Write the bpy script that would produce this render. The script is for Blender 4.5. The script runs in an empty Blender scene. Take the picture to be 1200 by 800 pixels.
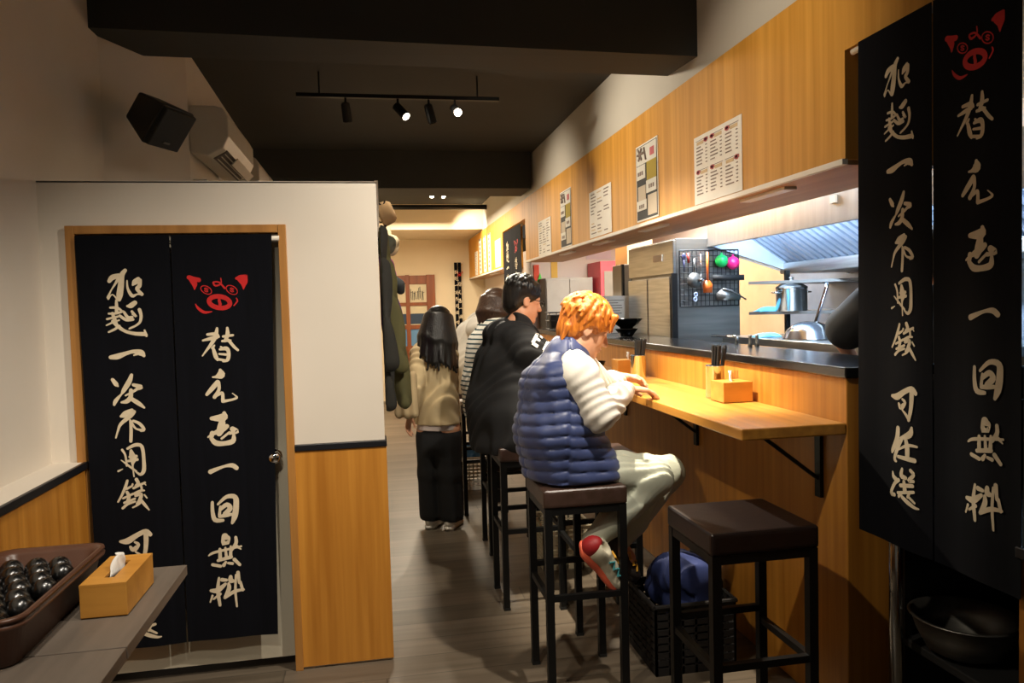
import bpy, bmesh, math, random
import numpy as np
from mathutils import Vector, Matrix, Euler
random.seed(7)
SC = bpy.context.scene
COL = SC.collection
PI = math.pi

# ------------------------------------------------------------------ camera
def camera():
    yaw, pitch, roll = math.radians(10.34), math.radians(2.718), math.radians(-1.555)
    f = Vector((math.sin(yaw), math.cos(yaw), 0)); r = Vector((math.cos(yaw), -math.sin(yaw), 0)); u = Vector((0, 0, 1))
    f2 = f*math.cos(pitch) - u*math.sin(pitch); u2 = u*math.cos(pitch) + f*math.sin(pitch)
    r3 = r*math.cos(roll) + u2*math.sin(roll); u3 = u2*math.cos(roll) - r*math.sin(roll)
    cd = bpy.data.cameras.new('camera'); cd.sensor_width = 36; cd.lens = 880/1200*36; cd.clip_start = 0.05
    co = bpy.data.objects.new('camera', cd); COL.objects.link(co)
    m = Matrix.Identity(4)
    for i in range(3):
        m[i][0] = r3[i]; m[i][1] = u3[i]; m[i][2] = -f2[i]
    m.translation = Vector((0, 0, 1.6)); co.matrix_world = m
    SC.camera = co
camera()
SC.view_settings.view_transform = 'Standard'; SC.view_settings.look = 'None'
SC.view_settings.gamma = 1; SC.view_settings.use_curve_mapping = False
SC.view_settings.exposure = 0.0

# ------------------------------------------------------------------ world and room lights
def world():
    w = bpy.data.worlds.new('world'); SC.world = w; w.use_nodes = True
    w.node_tree.nodes['Background'].inputs[0].default_value = (1.0, 0.86, 0.68, 1)
    w.node_tree.nodes['Background'].inputs[1].default_value = 0.06
world()
def spot(name, loc, target, power, angle=80, blend=0.5, color=(1, .83, .62), radius=.03):
    l = bpy.data.lights.new(name, 'SPOT'); l.energy = power; l.color = color
    l.spot_size = math.radians(angle); l.spot_blend = blend; l.shadow_soft_size = radius
    o = bpy.data.objects.new(name, l); COL.objects.link(o); o.location = loc
    o.rotation_euler = (Vector(target)-Vector(loc)).to_track_quat('-Z', 'Y').to_euler()
    return o
def area(name, loc, target, power, sx, sy, color=(1, .85, .66)):
    l = bpy.data.lights.new(name, 'AREA'); l.energy = power; l.color = color; l.shape = 'RECTANGLE'; l.size = sx; l.size_y = sy
    o = bpy.data.objects.new(name, l); COL.objects.link(o); o.location = loc
    o.rotation_euler = (Vector(target)-Vector(loc)).to_track_quat('-Z', 'Y').to_euler()
    return o
WARM = (1, .88, .70); SOFT = (1, .90, .76); FAR = (1, .84, .62); COOL = (.72, .86, 1.0)
# ceiling spots of the seating room, nearer than the frame shows
spot('ceiling_spot_partition', (1.2, 2.0, 3.1), (0.2, 3.42, 1.3), 360, 76, 1, SOFT)
spot('ceiling_spot_table', (-0.55, 1.0, 3.0), (-0.9, 2.4, .75), 130, 80, .8, SOFT, .06)
spot('ceiling_spot_corner', (-0.2, 1.7, 3.2), (-1.0, 2.4, .75), 60, 70, .8, SOFT, .06)
spot('ceiling_spot_counter', (-0.6, 1.55, 2.95), (1.68, 3.1, .45), 110, 46, .5, WARM)
# spots over the counter and the aisle
spot('counter_spot_near', (0.85, 5.3, 2.98), (1.35, 3.45, 1.1), 420, 52, .7, WARM)
spot('counter_spot_shelf', (0.72, 3.15, 3.2), (1.38, 3.5, 1.14), 820, 46, .8, WARM)
spot('sign_far_fill', (0.45, 6.6, 3.1), (1.68, 6.7, 2.2), 75, 90, 1, WARM)  # added fill spot, brightens the far stretch of the sign panel
spot('counter_spot_sign', (0.15, 5.0, 3.1), (1.68, 4.6, 2.35), 120, 92, 1, WARM)
spot('ceiling_spot_sign', (0.3, 2.4, 3.5), (1.68, 3.0, 2.35), 85, 60, 1, WARM)
spot('aisle_spot', (0.55, 7.6, 2.75), (0.5, 5.2, .7), 130, 90, .8, WARM)
spot('aisle_spot_near', (0.25, 4.5, 3.1), (0.6, 5.7, 1.0), 130, 60, .8, WARM)
area('far_room_lamp', (0.7, 10.2, 2.9), (0.7, 10.2, 0), 170, 1.2, 2.2, FAR)
spot('far_wall_washer', (1.25, 11.0, 3.0), (1.72, 11.6, 2.6), 60, 90, .8, FAR)
# kitchen lamps
area('kitchen_ceiling_lamp', (2.6, 7.2, 2.55), (2.6, 7.0, 0), 105, .6, 1.6, (1, .93, .84))
area('hood_blue_fill', (2.43, 3.7, 2.06), (2.9, 3.7, 1.90), 60, 2.4, .06, (.55, .75, 1))  # added blue fill strip that brightens the hood filters
area('kitchen_near_lamp', (2.2, 4.9, 2.6), (2.6, 4.6, 0), 120, .4, .4, (.74, .86, 1))
area('kitchen_aisle_lamp', (2.2, 3.4, 2.6), (2.5, 3.8, 1.2), 22, .3, .8, COOL)
# ------------------------------------------------------------------ helpers
def lin(h):
    if isinstance(h, str):
        h = [int(h[i:i+2], 16)/255 for i in (0, 2, 4)]
    return tuple((c/12.92 if c <= .04045 else ((c+.055)/1.055)**2.4) for c in h)
MATS = {}
def mat(name, col, rough=.6, metal=0, col2=None, scale=(6, 6, 6), detail=3, bump=0, emit=0, ramp=(.35, .7), spec=.5, sheen=0, trans=0):
    """noise-mottled principled material; scale stretches the noise (grain)"""
    if name in MATS: return MATS[name]
    m = bpy.data.materials.new(name); m.use_nodes = True; nt = m.node_tree; b = nt.nodes['Principled BSDF']
    b.inputs['Roughness'].default_value = rough; b.inputs['Metallic'].default_value = metal
    b.inputs['Specular IOR Level'].default_value = spec
    if sheen: b.inputs['Sheen Weight'].default_value = sheen
    if trans: b.inputs['Transmission Weight'].default_value = trans
    c1 = lin(col); c2 = lin(col2) if col2 else tuple(c*.86 for c in c1)
    tc = nt.nodes.new('ShaderNodeTexCoord'); mp = nt.nodes.new('ShaderNodeMapping'); mp.inputs['Scale'].default_value = scale
    n = nt.nodes.new('ShaderNodeTexNoise'); n.inputs['Scale'].default_value = 1; n.inputs['Detail'].default_value = detail
    r = nt.nodes.new('ShaderNodeValToRGB'); r.color_ramp.elements[0].position = ramp[0]; r.color_ramp.elements[1].position = ramp[1]
    r.color_ramp.elements[0].color = (*c2, 1); r.color_ramp.elements[1].color = (*c1, 1)
    L = nt.links.new
    L(tc.outputs['Object'], mp.inputs[0]); L(mp.outputs[0], n.inputs['Vector']); L(n.outputs[0], r.inputs[0]); L(r.outputs[0], b.inputs['Base Color'])
    if emit:
        L(r.outputs[0], b.inputs['Emission Color']); b.inputs['Emission Strength'].default_value = emit
    if bump:
        bp = nt.nodes.new('ShaderNodeBump'); bp.inputs['Strength'].default_value = bump; bp.inputs['Distance'].default_value = .01
        L(n.outputs[0], bp.inputs['Height']); L(bp.outputs[0], b.inputs['Normal'])
    MATS[name] = m; return m
def floor_mat():
    m = bpy.data.materials.new('vinyl_planks'); m.use_nodes = True; nt = m.node_tree; b = nt.nodes['Principled BSDF']; L = nt.links.new
    tc = nt.nodes.new('ShaderNodeTexCoord')
    br = nt.nodes.new('ShaderNodeTexBrick'); br.offset = .37; br.inputs['Scale'].default_value = 1
    br.inputs['Brick Width'].default_value = 1.2; br.inputs['Row Height'].default_value = .18; br.inputs['Mortar Size'].default_value = .003
    br.inputs['Color1'].default_value = (*lin('75695a'), 1); br.inputs['Color2'].default_value = (*lin('5f5547'), 1); br.inputs['Mortar'].default_value = (*lin('4a4339'), 1)
    mp = nt.nodes.new('ShaderNodeMapping'); mp.inputs['Scale'].default_value = (1.6, 22, 1)
    n = nt.nodes.new('ShaderNodeTexNoise'); n.inputs['Scale'].default_value = 1; n.inputs['Detail'].default_value = 5
    rp = nt.nodes.new('ShaderNodeValToRGB'); rp.color_ramp.elements[0].position = .3; rp.color_ramp.elements[0].color = (.62, .6, .58, 1); rp.color_ramp.elements[1].position = .7
    mx = nt.nodes.new('ShaderNodeMix'); mx.data_type = 'RGBA'; mx.blend_type = 'MULTIPLY'; mx.inputs[0].default_value = 1
    L(tc.outputs['Object'], br.inputs['Vector']); L(tc.outputs['Object'], mp.inputs[0]); L(mp.outputs[0], n.inputs['Vector']); L(n.outputs[0], rp.inputs[0])
    L(br.outputs[0], mx.inputs[6]); L(rp.outputs[0], mx.inputs[7]); L(mx.outputs[2], b.inputs['Base Color'])
    b.inputs['Roughness'].default_value = .42
    return m
M = dict(
    white=mat('white_wall_paint', 'd9d0c2', .8, scale=(1.5, 1.5, 1.5), col2='d3c9ba'),
    cream=mat('cream_paint', 'dccdb0', .8, scale=(1.5, 1.5, 1.5), col2='d7c7a8'),
    black=mat('black_ceiling_paint', '303231', .75, scale=(2, 2, 2), col2='2b2d2c'),
    trim=mat('black_trim', '14151a', .4),
    oak=mat('oak_veneer_upright_grain', 'c88a35', .45, scale=(26, 26, .9), col2='a66a20', detail=5, ramp=(.3, .75)),
    oak_sign=mat('oak_sign_panel', 'dba046', .6, spec=.3, scale=(22, 22, .7), col2='bd842f', detail=5, ramp=(.3, .75)),
    oak_plank=mat('oak_plank_lengthwise_grain', 'd69a42', .32, scale=(24, 1.1, 24), col2='ad7430', detail=5, ramp=(.3, .75)),
    oak_frame=mat('pale_oak_frame', 'b5803f', .5, scale=(20, 20, 1.2), col2='9c6a30'),
    soffit=mat('tan_soffit_board', 'b98f5e', .55, scale=(14, 1, 14), col2='a67e50'),
    door=mat('painted_door', 'b5ad9a', .55, col2='aea691', scale=(2, 2, 2)),
    steel=mat('brushed_steel', 'b9b8b4', .32, 1, col2='a3a29e', scale=(3, 3, 60), detail=2),
    steel2=mat('polished_steel', 'cfcfcd', .16, 1, col2='c2c2c0'),
    dull=mat('dull_steel', '8f8c86', .42, .9, col2='7c7a75', scale=(2, 2, 30)),
    chrome=mat('chrome', 'd8d8d8', .08, 1),
    blackmetal=mat('black_steel_tube', '121212', .45, .3, col2='0e0e0e'),
    leather=mat('brown_leatherette', '42302a', .38, col2='38281f', scale=(30, 30, 30), bump=.05),
    leather_shaded=mat('shaded_brown_leatherette', '271b19', .36, col2='221716', scale=(30, 30, 30), bump=.05),  # brown leatherette darkened for the low light on the nearest stool
    stone=mat('black_stone_top', '161617', .22, col2='101010', scale=(40, 40, 40), spec=.35),
    cloth=mat('black_noren_cloth', '0c0d13', .95, col2='090a0f', scale=(60, 60, 3), spec=.12),
    ink=mat('cream_lettering', 'd8c9ad', .85, col2='cdbd9f', scale=(30, 30, 30)),
    red=mat('red_print', 'c31414', .8, col2='b01010'),
    paper=mat('white_paper', 'e9e4da', .7, col2='e2dcd0'),
    tissue=mat('tissue_paper', 'f1efe9', .85, col2='e7e4dc'),
    ply=mat('honey_plywood', 'cf9440', .5, scale=(3, 18, 18), col2='ba7f30', detail=4),
    laminate=mat('grey_brown_laminate', '776c61', .45, scale=(22, 2, 22), col2='695f55', detail=4),
    tray=mat('brown_plastic_tray', '5a3a2a', .35, col2='4d3124'),
    gloss=mat('glossy_black_ware', '0b0b0b', .09, col2='080808'),
    matte=mat('matte_black', '161616', .7),
    plastic=mat('white_plastic', 'd6cfc2', .4, col2='cfc8ba'),
    pinkwall=mat('pale_pink_wall', 'd9cfc8', .8, col2='d2c7c0', scale=(1, 1, 1)),
)
def mesh_obj(name, bm, m=None, parent=None, smooth=False, world=True, bevel=0):
    me = bpy.data.meshes.new(name)
    o = bpy.data.objects.new(name, me)
    if parent is not None and world:
        p = parent; off = Vector((0, 0, 0))
        while p is not None:
            off += p.location; p = p.parent
        bmesh.ops.translate(bm, verts=bm.verts, vec=-off)
    bmesh.ops.recalc_face_normals(bm, faces=bm.faces)
    bm.to_mesh(me); bm.free()
    for mm in (m if isinstance(m, (list, tuple)) else [m]):
        if mm is not None: me.materials.append(mm)
    if smooth:
        for p in me.polygons: p.use_smooth = True
    COL.objects.link(o)
    if parent is not None: o.parent = parent
    if bevel:
        bv = o.modifiers.new('bevel', 'BEVEL'); bv.width = bevel; bv.segments = 2; bv.limit_method = 'ANGLE'
    return o
def thing(name, label, cat, loc=(0, 0, 0), rotz=0, group=None):
    o = bpy.data.objects.new(name, None); COL.objects.link(o); o.empty_display_size = .1
    o.location = loc; o.rotation_euler = (0, 0, rotz); o['label'] = label; o['category'] = cat
    if group: o['group'] = group
    return o
def tag(o, label, cat, group=None):
    o['label'] = label; o['category'] = cat
    if group: o['group'] = group
    return o
def struct(name, bm, m, bevel=0, parent=None):
    o = mesh_obj(name, bm, m, parent, bevel=bevel)
    if parent is None: o['kind'] = 'structure'
    return o
def centred(name, bm, m, smooth=False, bevel=0):
    """single-mesh thing with its origin at the middle of its base"""
    xs = [v.co for v in bm.verts]
    c = Vector(((min(v.x for v in xs)+max(v.x for v in xs))/2, (min(v.y for v in xs)+max(v.y for v in xs))/2, min(v.z for v in xs)))
    bmesh.ops.translate(bm, verts=bm.verts, vec=-c)
    o = mesh_obj(name, bm, m, smooth=smooth, bevel=bevel); o.location = c
    return o
def dup(root, loc, rotz=0, label=None, group=None):
    r = root.copy(); COL.objects.link(r); r.location = loc; r.rotation_euler = (0, 0, rotz)
    if label: r['label'] = label
    if group: r['group'] = group
    for ch in list(root.children):
        c = ch.copy(); COL.objects.link(c); c.parent = r
        for g in list(ch.children):
            d = g.copy(); COL.objects.link(d); d.parent = c
    return r
def box(bm, x0, x1, y0, y1, z0, z1, mi=0):
    vs = [bm.verts.new((x, y, z)) for x in (x0, x1) for y in (y0, y1) for z in (z0, z1)]
    for f in ((0, 1, 3, 2), (4, 6, 7, 5), (0, 4, 5, 1), (2, 3, 7, 6), (0, 2, 6, 4), (1, 5, 7, 3)):
        bm.faces.new([vs[i] for i in f]).material_index = mi
    return bm
def BX(*a): return box(bmesh.new(), *a)
def hexa(bm, pts):
    """box from 8 points: 4 bottom, 4 top (same winding)"""
    vs = [bm.verts.new(p) for p in pts]
    for f in ((3, 2, 1, 0), (4, 5, 6, 7), (0, 1, 5, 4), (1, 2, 6, 5), (2, 3, 7, 6), (3, 0, 4, 7)): bm.faces.new([vs[i] for i in f])
    return bm
def tube(bm, pts, r, seg=10, mi=0):
    pts = [Vector(p) for p in pts]; rs = r if isinstance(r, (list, tuple)) else [r]*len(pts)
    rings = []; up = None
    for i, p in enumerate(pts):
        d = (pts[min(i+1, len(pts)-1)]-pts[max(i-1, 0)]).normalized()
        if up is None: up = d.orthogonal().normalized()
        up = (up - d*up.dot(d)).normalized(); s = d.cross(up)
        rings.append([bm.verts.new(p+(up*math.cos(2*PI*k/seg)+s*math.sin(2*PI*k/seg))*rs[i]) for k in range(seg)])
    for a, b in zip(rings, rings[1:]):
        for k in range(seg): bm.faces.new((a[k], a[(k+1) % seg], b[(k+1) % seg], b[k])).material_index = mi
    bm.faces.new(rings[0][::-1]).material_index = mi; bm.faces.new(rings[-1]).material_index = mi
    return bm
def lathe(bm, prof, c=(0, 0, 0), seg=24, mi=0):
    rings = []
    for r, z in prof:
        rings.append([bm.verts.new((c[0]+max(r, 1e-4)*math.cos(2*PI*k/seg), c[1]+max(r, 1e-4)*math.sin(2*PI*k/seg), c[2]+z)) for k in range(seg)])
    for a, b in zip(rings, rings[1:]):
        for k in range(seg): bm.faces.new((a[k], a[(k+1) % seg], b[(k+1) % seg], b[k])).material_index = mi
    if prof[0][0] > 1e-3: bm.faces.new(rings[0][::-1]).material_index = mi
    if prof[-1][0] > 1e-3: bm.faces.new(rings[-1]).material_index = mi
    return bm
def prism_yz(bm, poly, x0, x1):
    a = [bm.verts.new((x0, y, z)) for y, z in poly]; b = [bm.verts.new((x1, y, z)) for y, z in poly]
    bm.faces.new(a); bm.faces.new(b[::-1]); n = len(poly)
    for i in range(n): bm.faces.new((a[i], b[i], b[(i+1) % n], a[(i+1) % n]))
    return bm
def prism_xz(bm, poly, y0, y1):
    a = [bm.verts.new((x, y0, z)) for x, z in poly]; b = [bm.verts.new((x, y1, z)) for x, z in poly]
    bm.faces.new(a); bm.faces.new(b[::-1]); n = len(poly)
    for i in range(n): bm.faces.new((a[i], b[i], b[(i+1) % n], a[(i+1) % n]))
    return bm
def prism_xy(bm, poly, z0, z1):
    a = [bm.verts.new((x, y, z0)) for x, y in poly]; b = [bm.verts.new((x, y, z1)) for x, y in poly]
    bm.faces.new(a[::-1]); bm.faces.new(b); n = len(poly)
    for i in range(n): bm.faces.new((a[i], a[(i+1) % n], b[(i+1) % n], b[i]))
    return bm
# ------------------------------------------------------------------ the setting
struct('floor', BX(-1.6, 3.7, -.6, 13.5, -.05, 0), floor_mat())
# left wall with its wainscot
b = bmesh.new(); box(b, -1.47, -1.35, -.6, 4.25, 0, 3.7); box(b, -1.35, -1.222, -.6, 3.42, .965, .993)
struct('wall_left', b, M['white'])
struct('trim_1', BX(-1.222, -1.205, -.6, 3.42, .965, .995), M['trim'], .003)
struct('baseboard_left', BX(-1.35, -1.215, -.6, 3.42, 0, .965), M['oak'])
b = bmesh.new()   # sloping return towards the wall that carries the air conditioner
prism_xy(b, [(-1.45, 4.25), (-1.35, 4.25), (-1.06, 4.85), (-1.12, 7.75), (-1.45, 7.75)], 2.0, 3.45)
struct('wall_left_upper', b, M['white'])
# the partition box with the door
b = bmesh.new()
box(b, -1.35, -1.246, 3.42, 3.52, 0, 2.166); box(b, -.365, .028, 3.42, 3.52, 0, 2.166); box(b, -1.246, -.365, 3.42, 3.52, 1.98, 2.166)
box(b, -.05, .028, 3.52, 6.6, 0, 2.166); box(b, -1.35, .028, 6.6, 6.7, 0, 2.166); box(b, -1.35, .028, 3.42, 6.7, 2.16, 2.168)
struct('wall_partition', b, M['white'])
struct('trim_2', BX(-.366, .036, 3.40, 3.53, .985, 1.013), M['trim'], .003)
struct('baseboard_partition', BX(-.366, .034, 3.408, 3.52, .012, .985), M['oak'])
b = bmesh.new()
box(b, -1.246, -1.21, 3.40, 3.5, 0, 1.98); box(b, -.398, -.365, 3.40, 3.5, 0, 1.98); box(b, -1.21, -.398, 3.402, 3.5, 1.946, 1.98)
struct('trim_3', b, M['oak_frame'], .002)
dr = struct('door_1', BX(-1.208, -.4, 3.455, 3.495, .05, 1.944), M['door'])
b = bmesh.new(); lathe(b, [(.001, .075), (.018, .073), (.027, .06), (.029, .045), (.02, .03), (.012, .02), (.012, .006), (.028, .006), (.028, 0)], seg=20)
bmesh.ops.rotate(b, verts=b.verts, cent=(0, 0, 0), matrix=Matrix.Rotation(PI/2, 3, 'X')); bmesh.ops.translate(b, verts=b.verts, vec=(-.452, 3.455, .964))
mesh_obj('door_knob', b, M['chrome'], dr, smooth=True)['label'] = 'round chrome door knob'
# ceiling, beams
b = bmesh.new(); box(b, -1.6, 1.9, 3.95, 9.0, 3.2, 3.3); box(b, -1.6, 1.9, 9.0, 12.2, 3.17, 3.3); box(b, -1.6, 3.7, -.6, 3.9, 3.65, 3.75)
struct('ceiling', b, M['black'])
b = hexa(bmesh.new(), [(-1.35, 4.12, 3.04), (1.7, 3.70, 2.86), (1.7, 4.10, 2.88), (-1.35, 4.56, 3.05), (-1.35, 4.12, 3.66), (1.7, 3.70, 3.66), (1.7, 4.10, 3.25), (-1.35, 4.56, 3.25)])
struct('trim_4', b, M['black'])
struct('trim_5', BX(-1.3, 1.66, 7.75, 8.3, 2.82, 3.22), M['black'])
# right: white wall over the sign panel
struct('wall_right_upper', BX(1.69, 1.79, -.6, 13.2, 2.77, 3.66), mat('dimmed_white_paint', 'c2bbae', .8, scale=(1.5, 1.5, 1.5), col2='bcb5a8'))  # white paint greyed to imitate the dimmer light up here
b = bmesh.new(); box(b, 1.68, 1.80, -.6, 1.70, .925, 3.0); box(b, 1.70, 1.80, 1.7, 2.45, 2.50, 2.78)
struct('wall_right', b, M['white'])
struct('trim_6', BX(1.655, 1.80, -.6, 1.70, .895, .925), M['trim'], .003)
struct('baseboard_right', BX(1.67, 1.80, -.6, 1.70, 0, .895), M['oak'])
# far end
b = bmesh.new(); box(b, -.6, 3.7, 13.2, 13.3, 0, 2.8); box(b, -.6, 1.9, 11.5, 13.2, 2.79, 3.3); box(b, -.6, -.5, 8.3, 13.2, 0, 3.2)
struct('wall_far', b, M['cream'])
struct('wall_right_far', BX(1.95, 2.05, 9.3, 13.2, 0, 2.3), M['pinkwall'])
b = bmesh.new(); box(b, 3.5, 3.6, 1.2, 9.3, 0, 2.75); box(b, 1.95, 3.6, 9.2, 9.3, 0, 2.75)
struct('wall_kitchen', b, M['pinkwall'])
struct('ceiling_kitchen', BX(2.02, 3.6, 1.2, 9.3, 2.65, 2.75), M['white'])
struct('wall_kitchen_near', BX(1.8, 3.6, 1.1, 1.2, 0, 2.75), M['matte'])
# far wooden door with panes
b = bmesh.new()
X0, X1 = .30, 1.06
for x0, x1 in ((X0, X0+.09), (.55, .62), (X1-.15, X1)): box(b, x0, x1, 13.14, 13.2, 0, 2.18)
for z0, z1 in ((0, .95), (1.24, 1.315), (1.645, 1.705), (2.02, 2.17)): box(b, X0+.09, .55, 13.142, 13.2, z0, z1); box(b, .62, X1-.15, 13.142, 13.2, z0, z1)
fd = struct('door_2', b, mat('red_brown_wood', '8a4a1e', .45, scale=(14, 14, 1), col2='733a14'), .004)
b = bmesh.new()
for x0, x1 in ((X0+.09, .55), (.62, X1-.15)):
    box(b, x0, x1, 13.165, 13.175, 1.705, 2.02, 0); box(b, x0, x1, 13.165, 13.175, 1.315, 1.645, 0); box(b, x0, x1, 13.165, 13.175, .95, 1.24, 1)
    box(b, x0, x1, 13.16, 13.166, 1.33, 1.51, 2)
mesh_obj('door_pane', b, [mat('frosted_pane', 'c9bb98', .3, emit=.12), mat('blue_pane', '5f86a8', .3, emit=.15), mat('dark_blue_pane', '35465c', .3)], fd)
b = bmesh.new()
for i in range(9):
    x = .645+.026*i; z = 1.74+.05*random.random()
    tube(b, [(x, 13.158, z), (x+.015*random.uniform(-1, 1), 13.158, z+.13+.08*random.random())], .005, 6)
    if i % 2 == 0: tube(b, [(x-.012, 13.158, z+.12), (x+.02, 13.158, z+.13)], .004, 6)
mesh_obj('brush_writing', b, M['trim'], fd)

# ------------------------------------------------------------------ counter and sign panel
ct = thing('bar_counter', 'long oak veneer bar counter with a black stone top along the kitchen', 'counter', (1.9, 2.456, 0))
mesh_obj('counter_body', BX(1.68, 2.03, 2.456, 8.1, 0, 1.305), M['oak'], ct, bevel=.004)
mesh_obj('counter_top', BX(1.665, 2.06, 2.44, 8.1, 1.305, 1.345), M['stone'], ct, bevel=.006)
lg = thing('counter_ledge', 'oak dining ledge on black brackets in front of the counter', 'ledge', (1.475, 2.456, 1.1))
mesh_obj('ledge_board', BX(1.268, 1.678, 2.456, 8.1, 1.098, 1.14), M['oak_plank'], lg, bevel=.005)
for y in (2.62, 3.75, 4.9, 6.05, 7.2):
    b = bmesh.new(); box(b, 1.664, 1.679, y-.018, y+.018, .83, 1.097); box(b, 1.36, 1.68, y-.018, y+.018, 1.085, 1.098)
    tube(b, [(1.42, y, 1.09), (1.668, y, .9)], .008, 8)
    mesh_obj('bracket', b, M['blackmetal'], lg)
sp = thing('sign_panel', 'long oak veneer sign panel above the kitchen opening', 'panel', (1.84, 2.456, 2.08))
b = bmesh.new(); box(b, 1.68, 2.05, 2.456, 8.2, 2.092, 2.77); box(b, 1.68, 1.80, 8.2, 9.7, 2.56, 2.77); box(b, 1.68, 1.95, 9.7, 13.2, 2.1, 2.77); box(b, 1.68, 1.80, -.6, 2.456, 2.475, 2.77)
mesh_obj('panel_face', b, M['oak_sign'], sp)
mesh_obj('soffit', BX(1.69, 2.1, 2.47, 8.2, 2.075, 2.092), M['soffit'], sp)
mesh_obj('soffit', BX(1.69, 1.95, 9.7, 13.2, 2.085, 2.1), M['soffit'], sp)
b = bmesh.new(); box(b, 1.668, 1.69, 2.456, 8.2, 2.074, 2.094); box(b, 1.668, 1.69, 9.7, 13.2, 2.084, 2.104)
mesh_obj('edge_strip', b, M['paper'], sp)
for y0, y1, lb in ((2.95, 3.35, 'nearest the camera, below the boxed menu sheet'), (4.35, 4.75, 'below the larger black illustrated menu'), (5.4, 5.8, 'below the middle white menu sheet'), (6.5, 6.9, 'below the farther black illustrated menu'), (10.6, 11.2, 'below the vertical menu strips')):
    o = thing('cabinet_light', 'slim white light bar under the sign panel, '+lb, 'lamp', (1.76, (y0+y1)/2, 2.06), group='light bars under the sign panel')
    zt = 2.075 if y0 < 9 else 2.085
    mesh_obj('lamp_housing', BX(1.73, 1.79, y0, y1, zt-.014, zt), M['plastic'], o, bevel=.003)
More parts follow.
